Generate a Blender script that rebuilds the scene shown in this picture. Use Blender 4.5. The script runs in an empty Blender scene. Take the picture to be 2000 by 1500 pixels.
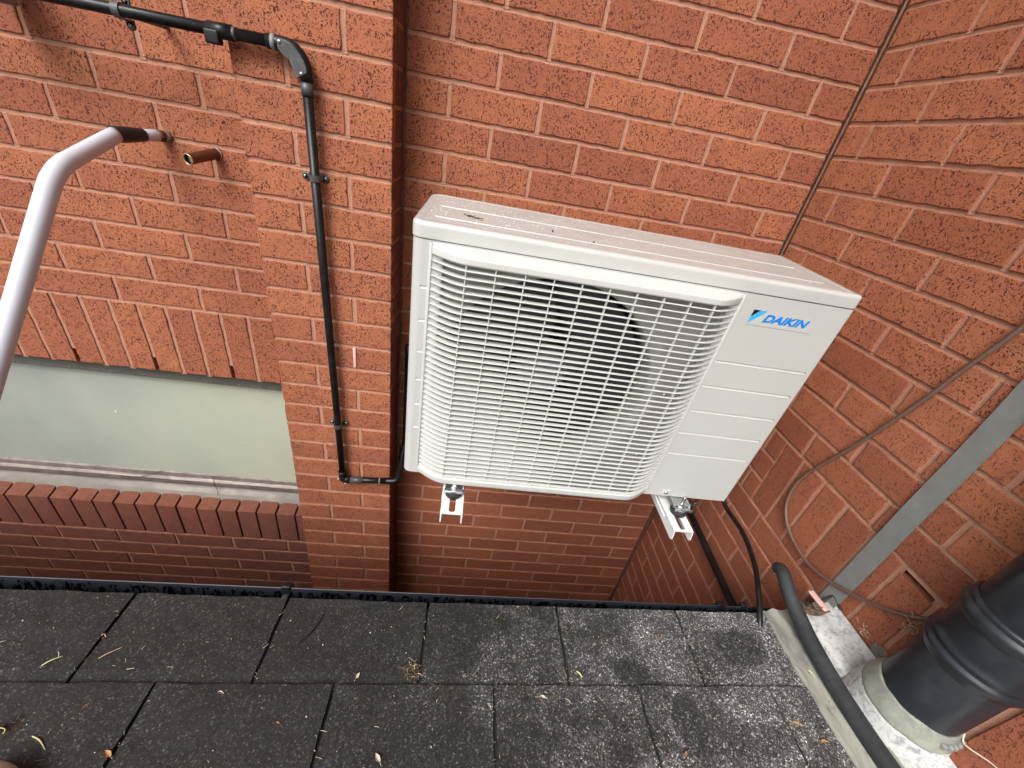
import bpy, bmesh, math, random
from mathutils import Vector, Matrix, noise
R = math.radians
random.seed(7)
scn = bpy.context.scene
COL = scn.collection

# ------------------------------------------------------------------ camera
cam_d = bpy.data.cameras.new('camera')
cam = bpy.data.objects.new('camera', cam_d)
COL.objects.link(cam)
scn.camera = cam
CAM = Vector((-0.89834, -1.20991, -0.38720))
r0 = Vector((0.9863776, -0.0408845, 0.1593348))      # right
r1 = Vector((0.1144628, -0.5250742, -0.8433240))     # down
r2 = Vector((0.1181415, 0.8500739, -0.5132417))      # forward
m = Matrix((( r0.x, -r1.x, -r2.x, CAM.x), (r0.y, -r1.y, -r2.y, CAM.y), (r0.z, -r1.z, -r2.z, CAM.z), (0, 0, 0, 1)))
cam.matrix_world = m
cam_d.sensor_width = 36.0
cam_d.lens = 14.327
cam_d.clip_start = 0.02
cam_d.clip_end = 500
scn.render.resolution_x = 1024
scn.render.resolution_y = 768

# ------------------------------------------------------------------ sky, sun, exposure
SUN_EL, SUN_AZ = 47.0, 210.0      # azimuth: direction the light comes FROM, degrees clockwise from +Y
world = bpy.data.worlds.new('World'); scn.world = world; world.use_nodes = True
wn = world.node_tree; wn.nodes.clear()
wo = wn.nodes.new('ShaderNodeOutputWorld'); bg = wn.nodes.new('ShaderNodeBackground')
sky = wn.nodes.new('ShaderNodeTexSky'); sky.sky_type = 'NISHITA'; sky.sun_disc = False
sky.sun_elevation = R(SUN_EL); sky.sun_rotation = R(SUN_AZ)
sky.air_density = 1.0; sky.dust_density = 6.0; sky.ozone_density = 0.6
hs = wn.nodes.new('ShaderNodeHueSaturation'); hs.inputs['Saturation'].default_value = 0.22
wn.links.new(sky.outputs[0], hs.inputs['Color'])
wn.links.new(hs.outputs[0], bg.inputs[0]); bg.inputs[1].default_value = 0.13
wn.links.new(bg.outputs[0], wo.inputs[0])
sd = bpy.data.lights.new('sun', 'SUN'); sd.energy = 1.3; sd.angle = R(28); sd.color = (1.0, 0.985, 0.94)
sun = bpy.data.objects.new('sun', sd); COL.objects.link(sun)
az = R(SUN_AZ); el = R(SUN_EL)
sv = Vector((math.sin(az) * math.cos(el), math.cos(az) * math.cos(el), math.sin(el)))
sun.rotation_euler = sv.to_track_quat('Z', 'Y').to_euler()
scn.view_settings.view_transform = 'Standard'
scn.view_settings.look = 'None'
scn.view_settings.gamma = 1.0
scn.view_settings.exposure = 0.70
scn.render.engine = 'CYCLES'
scn.cycles.max_bounces = 8
scn.cycles.diffuse_bounces = 3

# ------------------------------------------------------------------ material helpers
class NT:
    def __init__(s, name):
        s.m = bpy.data.materials.new(name); s.m.use_nodes = True
        s.t = s.m.node_tree; s.n = s.t.nodes
        s.b = s.n['Principled BSDF']
    def node(s, kind, **kw):
        nd = s.n.new(kind)
        for k, v in kw.items(): setattr(nd, k, v)
        return nd
    def link(s, a, b): s.t.links.new(a, b)
    def coords(s, scale=(1, 1, 1), loc=(0, 0, 0), rot=(0, 0, 0), kind='Object'):
        tc = s.node('ShaderNodeTexCoord'); mp = s.node('ShaderNodeMapping')
        s.link(tc.outputs[kind], mp.inputs[0])
        mp.inputs['Scale'].default_value = scale; mp.inputs['Location'].default_value = loc
        mp.inputs['Rotation'].default_value = rot
        return mp.outputs[0]
    def noise(s, vec, scale, detail=4, rough=0.55, dist=0.0):
        nd = s.node('ShaderNodeTexNoise'); s.link(vec, nd.inputs['Vector'])
        nd.inputs['Scale'].default_value = scale; nd.inputs['Detail'].default_value = detail
        nd.inputs['Roughness'].default_value = rough; nd.inputs['Distortion'].default_value = dist
        return nd.outputs['Fac']
    def voro(s, vec, scale, out='Distance', feature='F1'):
        nd = s.node('ShaderNodeTexVoronoi', feature=feature); s.link(vec, nd.inputs['Vector'])
        nd.inputs['Scale'].default_value = scale
        return nd.outputs[out]
    def ramp(s, fac, stops, interp='LINEAR'):
        nd = s.node('ShaderNodeValToRGB'); s.link(fac, nd.inputs[0]); cr = nd.color_ramp; cr.interpolation = interp
        while len(cr.elements) > 1: cr.elements.remove(cr.elements[-1])
        first = True
        for p, c in stops:
            if isinstance(c, (int, float)): c = (c, c, c)
            e = cr.elements[0] if first else cr.elements.new(p)
            e.position = p; e.color = (*c[:3], 1); first = False
        return nd.outputs[0]
    def mix(s, fac, a, b, mode='MIX'):
        nd = s.node('ShaderNodeMix', data_type='RGBA', blend_type=mode)
        if isinstance(fac, (int, float)): nd.inputs[0].default_value = fac
        else: s.link(fac, nd.inputs[0])
        for i, v in ((6, a), (7, b)):
            if isinstance(v, tuple): nd.inputs[i].default_value = (*v[:3], 1)
            else: s.link(v, nd.inputs[i])
        return nd.outputs[2]
    def math(s, op, a, b=0.0, clamp=False):
        nd = s.node('ShaderNodeMath', operation=op, use_clamp=clamp)
        for i, v in ((0, a), (1, b)):
            if isinstance(v, (int, float)): nd.inputs[i].default_value = v
            else: s.link(v, nd.inputs[i])
        return nd.outputs[0]
    def attr(s, name):
        nd = s.node('ShaderNodeAttribute'); nd.attribute_name = name
        return nd
    def sep(s, col):
        nd = s.node('ShaderNodeSeparateColor'); s.link(col, nd.inputs[0]); return nd.outputs
    def bump(s, h, strength=0.5, dist=0.001, prev=None):
        nd = s.node('ShaderNodeBump'); s.link(h, nd.inputs['Height'])
        nd.inputs['Strength'].default_value = strength; nd.inputs['Distance'].default_value = dist
        if prev is not None: s.link(prev, nd.inputs['Normal'])
        return nd.outputs[0]
    def out(s, col=None, rough=None, norm=None, metal=None, spec=None):
        for key, v in (('Base Color', col), ('Roughness', rough), ('Metallic', metal), ('Specular IOR Level', spec)):
            if v is None: continue
            if isinstance(v, (int, float)): s.b.inputs[key].default_value = v
            elif isinstance(v, tuple): s.b.inputs[key].default_value = (*v[:3], 1)
            else: s.link(v, s.b.inputs[key])
        if norm is not None: s.link(norm, s.b.inputs['Normal'])
        return s.m

MAT = {}
def mat_brick(name, fleck=1.0, rough_bump=1.0):
    t = NT(name)
    at = t.sep(t.attr('tint').outputs['Color'])       # r tone, g dirt and painted shade, b shift
    co = t.coords()
    tc = t.node('ShaderNodeTexCoord')
    cmb = t.node('ShaderNodeCombineXYZ'); t.link(at[2], cmb.inputs[1])
    sh = t.node('ShaderNodeVectorMath', operation='ADD'); t.link(co, sh.inputs[0]); t.link(cmb.outputs[0], sh.inputs[1])
    v = sh.outputs[0]
    base = t.ramp(at[0], [(0.0, (0.235, 0.071, 0.038)), (0.35, (0.315, 0.101, 0.050)), (0.7, (0.395, 0.135, 0.064)), (1.0, (0.460, 0.168, 0.079))])
    blot = t.noise(v, 22, 4, 0.6)
    base = t.mix(t.ramp(blot, [(0.35, 0.0), (0.7, 0.55)]), base, (0.22, 0.072, 0.046))
    fine = t.noise(v, 420, 3, 0.7)
    base = t.mix(0.30, base, t.ramp(fine, [(0.3, (0.19, 0.052, 0.030)), (0.7, (0.48, 0.185, 0.105))]))
    # dragged dark pits, vertical and sideways
    dist = t.node('ShaderNodeTexNoise'); t.link(v, dist.inputs['Vector']); dist.inputs['Scale'].default_value = 190; dist.inputs['Detail'].default_value = 2
    dv = t.node('ShaderNodeVectorMath', operation='MULTIPLY_ADD'); t.link(dist.outputs['Color'], dv.inputs[0])
    dv.inputs[1].default_value = (0.0065, 0.0065, 0.0065); t.link(v, dv.inputs[2])
    def pits(sx, sy, sz, lo, hi):
        mp = t.node('ShaderNodeMapping'); t.link(dv.outputs[0], mp.inputs[0]); mp.inputs['Scale'].default_value = (sx, sy, sz)
        return t.ramp(t.voro(mp.outputs[0], 1.0), [(lo, 1.0), (hi, 0.0)])
    p1 = pits(180, 180, 74, 0.21, 0.29); p2 = pits(80, 80, 215, 0.17, 0.25); p3 = pits(290, 290, 260, 0.20, 0.30)
    pm = t.math('MAXIMUM', t.math('MAXIMUM', p1, p2), p3)
    gate = t.ramp(t.noise(v, 38, 3, 0.6), [(0.36, 0.35), (0.56, 1.0)])
    pm = t.math('MULTIPLY', t.math('MULTIPLY', pm, gate), fleck)
    base = t.mix(t.math('MULTIPLY', pm, 0.93), base, (0.050, 0.013, 0.012))
    # pale specks, then darkening for dirt and painted shade
    sp = t.ramp(t.voro(v, 75), [(0.035, 1.0), (0.06, 0.0)])
    base = t.mix(t.math('MULTIPLY', sp, 0.6), base, (0.62, 0.42, 0.33))
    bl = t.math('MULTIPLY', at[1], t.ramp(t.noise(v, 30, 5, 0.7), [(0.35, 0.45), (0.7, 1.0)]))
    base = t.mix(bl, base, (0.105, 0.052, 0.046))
    rough = t.noise(v, 260, 5, 0.75)
    n = t.bump(rough, 0.55 * rough_bump, 0.0011)
    n = t.bump(t.math('SUBTRACT', 1.0, pm), 0.9, 0.0014, n)
    return t.out(base, 0.86, n, spec=0.25)
MAT['brick'] = mat_brick('dragface_brick', 1.0, 1.0)
MAT['brick_smooth'] = mat_brick('plainer_brick', 0.62, 0.8)

def mat_mortar():
    t = NT('pink_mortar'); v = t.coords()
    c = t.ramp(t.noise(v, 60, 5, 0.7), [(0.3, (0.31, 0.137, 0.084)), (0.7, (0.45, 0.225, 0.143))])
    c = t.mix(0.45, c, t.ramp(t.noise(v, 900, 2, 0.6), [(0.3, (0.26, 0.12, 0.08)), (0.75, (0.66, 0.40, 0.29))]))
    n = t.bump(t.noise(v, 420, 4, 0.75), 0.8, 0.0014)
    return t.out(c, 0.95, n, spec=0.15)
MAT['mortar'] = mat_mortar()

def simple(name, col, rough=0.5, metal=0.0, var=0.15, vscale=30, bump=0.0, bscale=300, dirt=None, dirt_amt=0.5, dscale=12, spec=0.5, rvar=0.1):
    t = NT(name); v = t.coords()
    f = t.noise(v, vscale, 5, 0.6)
    a = tuple(c * (1 - var) for c in col); b = tuple(min(1, c * (1 + var)) for c in col)
    c = t.ramp(f, [(0.3, a), (0.7, b)])
    if dirt:
        d = t.ramp(t.noise(v, dscale, 6, 0.7), [(0.48, 0.0), (0.72, dirt_amt)])
        c = t.mix(d, c, dirt)
    r = t.ramp(t.noise(v, vscale * 1.7, 4, 0.6), [(0.3, max(0.02, rough - rvar)), (0.7, min(1, rough + rvar))])
    n = t.bump(t.noise(v, bscale, 4, 0.7), bump, 0.001) if bump else None
    return t.out(c, r, n, metal, spec)
MAT['casing'] = simple('cream_enamel', (0.470, 0.480, 0.460), 0.32, 0, 0.02, 6, 0.10, 900, dirt=(0.40, 0.40, 0.375), dirt_amt=0.2, dscale=5, spec=0.5, rvar=0.05)
MAT['lid'] = simple('wet_enamel', (0.495, 0.505, 0.485), 0.18, 0, 0.02, 9, 0.06, 500, dirt=(0.38, 0.375, 0.36), dirt_amt=0.25, dscale=14, spec=0.6, rvar=0.07)
MAT['grille'] = simple('white_grille_plastic', (0.530, 0.540, 0.520), 0.36, 0, 0.02, 8, 0.0, spec=0.45, rvar=0.05)
MAT['cavity_metal'] = simple('grey_shroud', (0.30, 0.30, 0.28), 0.45, 0, 0.06, 12, dirt=(0.3, 0.29, 0.26), dirt_amt=0.4)
MAT['fan'] = simple('dark_fan_plastic', (0.024, 0.025, 0.03), 0.42, 0, 0.2, 20)
MAT['fan_hub'] = simple('grey_fan_hub', (0.20, 0.21, 0.24), 0.35, 0, 0.1, 20)
MAT['fins'] = simple('dark_coil_fins', (0.03, 0.028, 0.027), 0.6, 0.2, 0.3, 60)
MAT['black_pipe'] = simple('black_pipe_plastic', (0.0065, 0.007, 0.008), 0.36, 0, 0.3, 25, 0.05, 150, dirt=(0.10, 0.105, 0.11), dirt_amt=0.10, dscale=38, rvar=0.06, spec=0.32)
MAT['grey_plastic'] = simple('dark_grey_plastic', (0.050, 0.055, 0.058), 0.42, 0, 0.2, 50, 0.05, 200, dirt=(0.20, 0.20, 0.19), dirt_amt=0.4, dscale=70)
MAT['soil'] = simple('soil_pipe_plastic', (0.014, 0.018, 0.024), 0.36, 0, 0.15, 12, 0.06, 260, dirt=(0.06, 0.065, 0.065), dirt_amt=0.45, dscale=11, rvar=0.10)
def mat_gutter():
    t = NT('black_gutter_plastic'); v = t.coords(scale=(1, 1, 0.35))
    c = t.ramp(t.noise(v, 9, 4, 0.6), [(0.3, (0.009, 0.011, 0.017)), (0.7, (0.016, 0.019, 0.027))])
    d = t.ramp(t.noise(v, 120, 4, 0.6, 0.3), [(0.50, 0.0), (0.54, 1.0)])
    zz = t.node('ShaderNodeSeparateXYZ'); tcz = t.node('ShaderNodeTexCoord'); t.link(tcz.outputs['Object'], zz.inputs[0])
    low = t.node('ShaderNodeMapRange'); t.link(zz.outputs[2], low.inputs[0]); low.inputs[1].default_value = 0.0; low.inputs[2].default_value = -0.018
    d = t.math('MULTIPLY', d, t.ramp(t.math('ADD', low.outputs[0], t.math('SUBTRACT', t.noise(v, 130, 3, 0.6), 0.5)), [(0.35, 0.0), (0.5, 1.0)]))
    c = t.mix(d, c, (0.0015, 0.0018, 0.003))
    return t.out(c, t.ramp(d, [(0.0, 0.55), (1.0, 0.12)]))
MAT['gutter'] = mat_gutter()
MAT['screw'] = simple('zinc_screw', (0.62, 0.62, 0.60), 0.3, 1.0, 0.1, 80)
MAT['galv'] = simple('galvanised_steel', (0.55, 0.58, 0.60), 0.30, 1.0, 0.15, 50, 0.05, 200)
MAT['bracket'] = simple('white_powder_coat', (0.66, 0.68, 0.67), 0.35, 0, 0.02, 20, dirt=(0.6, 0.59, 0.55), dirt_amt=0.15)
MAT['rubber'] = simple('black_rubber', (0.02, 0.022, 0.022), 0.6, 0, 0.2, 40)
MAT['hose'] = simple('foam_lagging', (0.020, 0.022, 0.025), 0.72, 0, 0.15, 40, 0.25, 500, dirt=(0.08, 0.08, 0.076), dirt_amt=0.4, dscale=26)
MAT['brown_cable'] = simple('brown_cable', (0.135, 0.080, 0.060), 0.5, 0, 0.12, 60, 0.06, 300)
MAT['strap'] = simple('grey_strip_metal', (0.20, 0.21, 0.20), 0.5, 0.0, 0.10, 22, 0.06, 300, dirt=(0.15, 0.15, 0.145), dirt_amt=0.5, dscale=20)
MAT['lagging'] = simple('white_lagging', (0.58, 0.61, 0.69), 0.55, 0, 0.02, 20, 0.08, 700)
MAT['tape'] = simple('black_tape', (0.010, 0.010, 0.011), 0.38, 0, 0.2, 30, 0.1, 200)
MAT['copper'] = simple('dull_copper', (0.150, 0.058, 0.034), 0.38, 0.55, 0.25, 60)
MAT['brass'] = simple('pale_copper_rim', (0.62, 0.50, 0.30), 0.35, 0.8, 0.1, 60)
MAT['pink'] = simple('pink_plastic', (0.68, 0.43, 0.38), 0.5, 0, 0.05, 40)
MAT['frame'] = simple('weathered_aluminium', (0.215, 0.180, 0.160), 0.48, 0.35, 0.30, 22, 0.15, 260, dirt=(0.13, 0.10, 0.085), dirt_amt=0.65, dscale=24)
MAT['sill'] = simple('weathered_sill_metal', (0.165, 0.15, 0.13), 0.46, 0.3, 0.2, 10, 0.1, 260, dirt=(0.15, 0.115, 0.095), dirt_amt=0.75, dscale=13)
MAT['headbar'] = simple('grimy_head_bar', (0.15, 0.15, 0.13), 0.5, 0.2, 0.25, 30, dirt=(0.06, 0.055, 0.045), dirt_amt=0.6, dscale=30)
MAT['mastic'] = simple('brown_mastic', (0.17, 0.075, 0.05), 0.55, 0, 0.3, 60, 0.3, 200)
MAT['blocker_board'] = simple('grey_white_blocker', (0.45, 0.45, 0.44), 0.5, 0, 0.03, 8)
MAT['timber'] = simple('dark_timber', (0.03, 0.026, 0.024), 0.7, 0, 0.2, 20)
MAT['shoe'] = simple('beige_suede', (0.50, 0.43, 0.38), 0.9, 0, 0.06, 60, 0.5, 900)
MAT['straw'] = simple('dry_straw', (0.42, 0.33, 0.20), 0.8, 0, 0.3, 200)
MAT['roots'] = simple('brown_roots', (0.13, 0.085, 0.055), 0.9, 0, 0.4, 200)
MAT['moss'] = simple('dead_moss', (0.030, 0.018, 0.010), 0.95, 0, 0.6, 120, 1.0, 400, dirt=(0.05, 0.03, 0.012), dirt_amt=0.5, dscale=80)
MAT['green_stalk'] = simple('yellow_green_stalk', (0.50, 0.52, 0.22), 0.6, 0, 0.15, 100)
MAT['leaf'] = simple('dry_leaf', (0.36, 0.20, 0.08), 0.7, 0, 0.4, 150, 0.3, 300)
MAT['pale_leaf'] = simple('pale_leaf', (0.48, 0.43, 0.33), 0.8, 0, 0.2, 150)
MAT['twig'] = simple('black_twig', (0.014, 0.012, 0.010), 0.6, 0, 0.2, 100)
MAT['root_white'] = simple('bleached_root', (0.72, 0.62, 0.46), 0.7, 0, 0.1, 100)
MAT['droplet'] = simple('droplet', (0.92, 0.94, 0.96), 0.08, 0, 0.0, 10)
MAT['droplet'].node_tree.nodes['Principled BSDF'].inputs['Transmission Weight'].default_value = 0.35
MAT['blue'] = simple('logo_blue', (0.0, 0.205, 0.68), 0.35, 0, 0.0, 10)
MAT['sky_blue'] = simple('logo_light_blue', (0.04, 0.40, 0.86), 0.35, 0, 0.0, 10)
MAT['logo_black'] = simple('logo_black', (0.004, 0.004, 0.006), 0.35, 0, 0.0, 10)
MAT['sticker'] = simple('clear_sticker', (0.48, 0.485, 0.47), 0.2, 0, 0.0, 10)
MAT['ground'] = simple('damp_concrete', (0.16, 0.15, 0.14), 0.8, 0, 0.25, 3, 0.4, 80)

def mat_shingle():
    t = NT('granule_shingle'); v = t.coords()
    at = t.sep(t.attr('tint').outputs['Color'])
    tc = t.node('ShaderNodeTexCoord'); sx = t.node('ShaderNodeSeparateXYZ'); t.link(tc.outputs['Object'], sx.inputs[0])
    # weathering: granules have bleached towards the flashing side; big mould blotches
    mr = t.node('ShaderNodeMapRange'); t.link(sx.outputs[0], mr.inputs[0])
    mr.inputs[1].default_value = -1.0; mr.inputs[2].default_value = -0.12; mr.inputs[3].default_value = 0.0; mr.inputs[4].default_value = 1.0
    big = t.noise(v, 7.5, 6, 0.72, 0.4)
    w = t.math('ADD', t.math('MULTIPLY', mr.outputs[0], 0.85), t.math('MULTIPLY', t.math('SUBTRACT', big, 0.5), 1.7), True)
    mid = t.noise(v, 42, 5, 0.75)
    w = t.math('ADD', w, t.math('MULTIPLY', t.math('SUBTRACT', mid, 0.5), 0.75), True)
    c = t.ramp(w, [(0.0, (0.0092, 0.0088, 0.0083)), (0.30, (0.0155, 0.0150, 0.0145)), (0.55, (0.044, 0.0430, 0.0425)), (0.8, (0.092, 0.091, 0.092)), (1.0, (0.135, 0.134, 0.136))])
    # round damp stains
    def spot(x, y, rx, ry):
        mp = t.node('ShaderNodeMapping', vector_type='POINT'); t.link(tc.outputs['Object'], mp.inputs[0])
        mp.inputs['Location'].default_value = (-x / rx, y / ry, 0); mp.inputs['Scale'].default_value = (1 / rx, 1 / ry, 0)
        ln = t.node('ShaderNodeVectorMath', operation='LENGTH'); t.link(mp.outputs[0], ln.inputs[0])
        jit = t.math('MULTIPLY', t.math('SUBTRACT', t.noise(v, 60, 4, 0.7), 0.5), 0.9)
        return t.ramp(t.math('ADD', ln.outputs['Value'], jit), [(0.80, 1.0), (1.0, 0.0)])
    s = t.math('MAXIMUM', spot(-0.378, 0.128, 0.040, 0.030), spot(-0.118, 0.078, 0.062, 0.042))
    s = t.math('MAXIMUM', s, spot(-0.30, 0.21, 0.035, 0.05)); s = t.math('MAXIMUM', s, spot(-0.46, 0.055, 0.016, 0.012)); s = t.math('MAXIMUM', s, t.math('MULTIPLY', spot(-0.20, 0.235, 0.09, 0.03), 0.6))
    c = t.mix(t.math('MULTIPLY', s, 0.80), c, (0.018, 0.018, 0.019))
    # green-brown algae near joints
    alg = t.ramp(t.noise(v, 16, 5, 0.7), [(0.60, 0.0), (0.76, 0.45)])
    c = t.mix(alg, c, (0.045, 0.035, 0.027))
    # individual granules
    vo = t.node('ShaderNodeTexVoronoi'); t.link(v, vo.inputs['Vector']); vo.inputs['Scale'].default_value = 470
    g = t.sep(vo.outputs['Color'])
    gm = t.ramp(g[0], [(0.0, 0.22), (0.4, 0.65), (0.75, 1.3), (0.92, 2.6), (1.0, 6.5)])
    c = t.mix(1.0, c, gm, 'MULTIPLY')
    cl = t.ramp(t.noise(v, 620, 2, 0.6), [(0.36, 0.35), (0.5, 0.95), (0.66, 2.2)])
    c = t.mix(0.75, c, cl, 'MULTIPLY')
    tiny = t.ramp(t.noise(v, 1300, 2, 0.6), [(0.35, 0.5), (0.7, 1.5)])
    c = t.mix(0.8, c, tiny, 'MULTIPLY')
    n = t.bump(g[1], 0.45, 0.0008)
    n = t.bump(t.noise(v, 60, 2, 0.5), 0.3, 0.0010, n)
    return t.out(c, 0.72, n, spec=0.5)
MAT['shingle'] = mat_shingle()

def mat_flash(name, a, b, c2, sc, lo=0.5, hi=0.62, stretch=(1, 1, 1)):
    t = NT(name); v = t.coords(scale=stretch)
    c = t.ramp(t.noise(v, 9, 5, 0.65), [(0.3, a), (0.7, b)])
    sp = t.ramp(t.noise(v, sc, 4, 0.65, 0.6), [(lo, 0.0), (hi, 0.85)])
    c = t.mix(sp, c, c2)
    sp2 = t.ramp(t.voro(v, 70), [(0.06, 1.0), (0.12, 0.0)])
    c = t.mix(t.math('MULTIPLY', sp2, 0.7), c, (0.06, 0.06, 0.05))
    n = t.bump(t.noise(v, 70, 5, 0.7), 0.35, 0.002)
    return t.out(c, 0.5, n)
MAT['cream_flash'] = mat_flash('mossy_cream_paint', (0.21, 0.21, 0.185), (0.37, 0.375, 0.31), (0.145, 0.14, 0.138), 42, 0.44, 0.62, (1, 0.4, 1))
MAT['white_flash'] = mat_flash('spotted_white_paint', (0.48, 0.485, 0.48), (0.64, 0.65, 0.64), (0.24, 0.24, 0.255), 85, 0.47, 0.66)
MAT['collar'] = mat_flash('grubby_cream_collar', (0.21, 0.22, 0.195), (0.38, 0.40, 0.31), (0.14, 0.15, 0.14), 20, 0.42, 0.66)

def mat_glass():
    t = NT('frosted_glass'); v = t.coords()
    tc = t.node('ShaderNodeTexCoord'); sx = t.node('ShaderNodeSeparateXYZ'); t.link(tc.outputs['Object'], sx.inputs[0])
    # pane is obscured glass: soft mixed colour painted on the pane, no lit room behind
    f = t.math('ADD', t.math('MULTIPLY', t.math('SUBTRACT', t.noise(v, 3.2, 2, 0.5), 0.5), 1.3), t.math('ADD', t.math('MULTIPLY', sx.outputs[0], 0.85), 0.02))
    c = t.ramp(f, [(0.0, (0.215, 0.235, 0.215)), (0.40, (0.30, 0.32, 0.265)), (0.85, (0.385, 0.39, 0.295))])
    c = t.mix(t.ramp(t.noise(v, 5, 3, 0.6), [(0.45, 0.0), (0.7, 0.30)]), c, (0.34, 0.37, 0.335))
    c = t.mix(0.25, c, t.ramp(t.noise(v, 520, 3, 0.7), [(0.3, (0.30, 0.34, 0.30)), (0.7, (0.60, 0.64, 0.54))]))
    sp = t.ramp(t.voro(v, 26), [(0.012, 1.0), (0.022, 0.0)])
    c = t.mix(t.math('MULTIPLY', sp, 0.8), c, (0.75, 0.78, 0.7))
    n = t.bump(t.noise(v, 650, 3, 0.6), 0.25, 0.0006)
    t.link(c, t.b.inputs['Emission Color']); t.b.inputs['Emission Strength'].default_value = 0.09  # faint glow added to brighten the pane, no lit room behind
    return t.out(c, 0.28, n, spec=0.5)
MAT['glass'] = mat_glass()

# ------------------------------------------------------------------ object helpers
def tag(o, label=None, cat=None, group=None, kind=None):
    if label: o['label'] = label
    if cat: o['category'] = cat
    if group: o['group'] = group
    if kind: o['kind'] = kind
    return o
def empty(name, label, cat, loc=(0, 0, 0), rot=None, group=None):
    o = bpy.data.objects.new(name, None); COL.objects.link(o)
    o.empty_display_size = 0.05
    if rot is not None: o.matrix_world = Matrix.Translation(loc) @ rot.to_4x4()
    else: o.location = loc
    return tag(o, label, cat, group)
def shift(o, parent):
    """world-built mesh: keep it where it is under a parent at parent's (translation only) place"""
    return o

class MB:
    def __init__(s): s.v = []; s.f = []; s.mi = []; s.col = []; s.sm = []; s.mats = []; s.cc = (0.5, 0, 0)
    def mat(s, name):
        if name not in s.mats: s.mats.append(name)
        return s.mats.index(name)
    def add(s, verts, faces, mat, smooth=False, col=None):
        b = len(s.v); k = s.mat(mat); c = col or s.cc
        s.v += [tuple(p) for p in verts]; s.col += [c] * len(verts)
        for f in faces:
            s.f.append(tuple(i + b for i in f)); s.mi.append(k); s.sm.append(smooth)
    def box(s, lo, hi, mat, M=None, smooth=False):
        x0, y0, z0 = lo; x1, y1, z1 = hi
        vs = [(x0,y0,z0),(x1,y0,z0),(x1,y1,z0),(x0,y1,z0),(x0,y0,z1),(x1,y0,z1),(x1,y1,z1),(x0,y1,z1)]
        if M: vs = [M @ Vector(p) for p in vs]
        s.add(vs, [(0,3,2,1),(4,5,6,7),(0,1,5,4),(1,2,6,5),(2,3,7,6),(3,0,4,7)], mat, smooth)
    def bevbox(s, lo, hi, r, mat, seg=2, M=None, smooth=True):
        bm = bmesh.new(); bmesh.ops.create_cube(bm, size=1)
        for v in bm.verts:
            v.co = Vector([(lo[i] + hi[i]) / 2 + v.co[i] * (hi[i] - lo[i]) for i in range(3)])
        bmesh.ops.bevel(bm, geom=bm.edges[:], offset=r, segments=seg, profile=0.6, affect='EDGES')
        bm.verts.index_update()
        vs = [(M @ v.co) if M else v.co.copy() for v in bm.verts]
        s.add(vs, [tuple(v.index for v in f.verts) for f in bm.faces], mat, smooth); bm.free()
    def tube(s, pts, r, mat, seg=16, caps=True, smooth=True, up=None):
        pts = [Vector(p) for p in pts]; n = len(pts)
        rr = r if isinstance(r, (list, tuple)) else [r] * n
        tan = []
        for i in range(n):
            a = pts[max(i - 1, 0)]; b = pts[min(i + 1, n - 1)]; tan.append((b - a).normalized())
        u = Vector(up) if up else (Vector((0, 0, 1)) if abs(tan[0].z) < 0.9 else Vector((1, 0, 0)))
        u = (u - tan[0] * u.dot(tan[0])).normalized()
        vs = []; fs = []
        for i in range(n):
            u = (u - tan[i] * u.dot(tan[i])).normalized(); w = tan[i].cross(u)
            for j in range(seg):
                a = 2 * math.pi * j / seg
                vs.append(pts[i] + (u * math.cos(a) + w * math.sin(a)) * rr[i])
        for i in range(n - 1):
            for j in range(seg):
                k = (j + 1) % seg
                fs.append((i*seg+j, i*seg+k, (i+1)*seg+k, (i+1)*seg+j))
        s.add(vs, fs, mat, smooth)
        if caps:
            b = len(s.v) - n * seg; k = s.mat(mat)
            s.f.append(tuple(b + j for j in reversed(range(seg)))); s.mi.append(k); s.sm.append(False)
            s.f.append(tuple(b + (n-1)*seg + j for j in range(seg))); s.mi.append(k); s.sm.append(False)
    def lathe(s, prof, mat, seg=40, M=None, smooth=True):
        """prof: (radius, height) pairs about +Z"""
        vs = []; fs = []; n = len(prof)
        for rad, h in prof:
            for j in range(seg):
                a = 2 * math.pi * j / seg; p = Vector((rad * math.cos(a), rad * math.sin(a), h))
                vs.append(M @ p if M else p)
        for i in range(n - 1):
            for j in range(seg):
                k = (j + 1) % seg; fs.append((i*seg+j, i*seg+k, (i+1)*seg+k, (i+1)*seg+j))
        s.add(vs, fs, mat, smooth)
    def grid(s, fn, nu, nv, mat, smooth=True, flip=False):
        vs = [fn(i / nu, j / nv) for j in range(nv + 1) for i in range(nu + 1)]; fs = []
        for j in range(nv):
            for i in range(nu):
                a = j*(nu+1)+i; q = (a, a+1, a+nu+2, a+nu+1); fs.append(tuple(reversed(q)) if flip else q)
        s.add(vs, fs, mat, smooth)
    def build(s, name, parent=None, tint=False, offset=None):
        me = bpy.data.meshes.new(name)
        vs = s.v
        if offset is not None: vs = [(p[0]-offset[0], p[1]-offset[1], p[2]-offset[2]) for p in vs]
        me.from_pydata(vs, [], s.f)
        for k in s.mats: me.materials.append(MAT[k])
        me.polygons.foreach_set('material_index', s.mi)
        me.polygons.foreach_set('use_smooth', s.sm)
        if tint:
            ca = me.color_attributes.new('tint', 'FLOAT_COLOR', 'POINT')
            flat = []
            for c in s.col: flat += [c[0], c[1], c[2], 1.0]
            ca.data.foreach_set('color', flat)
        me.update()
        o = bpy.data.objects.new(name, me); COL.objects.link(o)
        if parent: o.parent = parent
        elif offset is not None: o.location = offset
        return o

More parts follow.
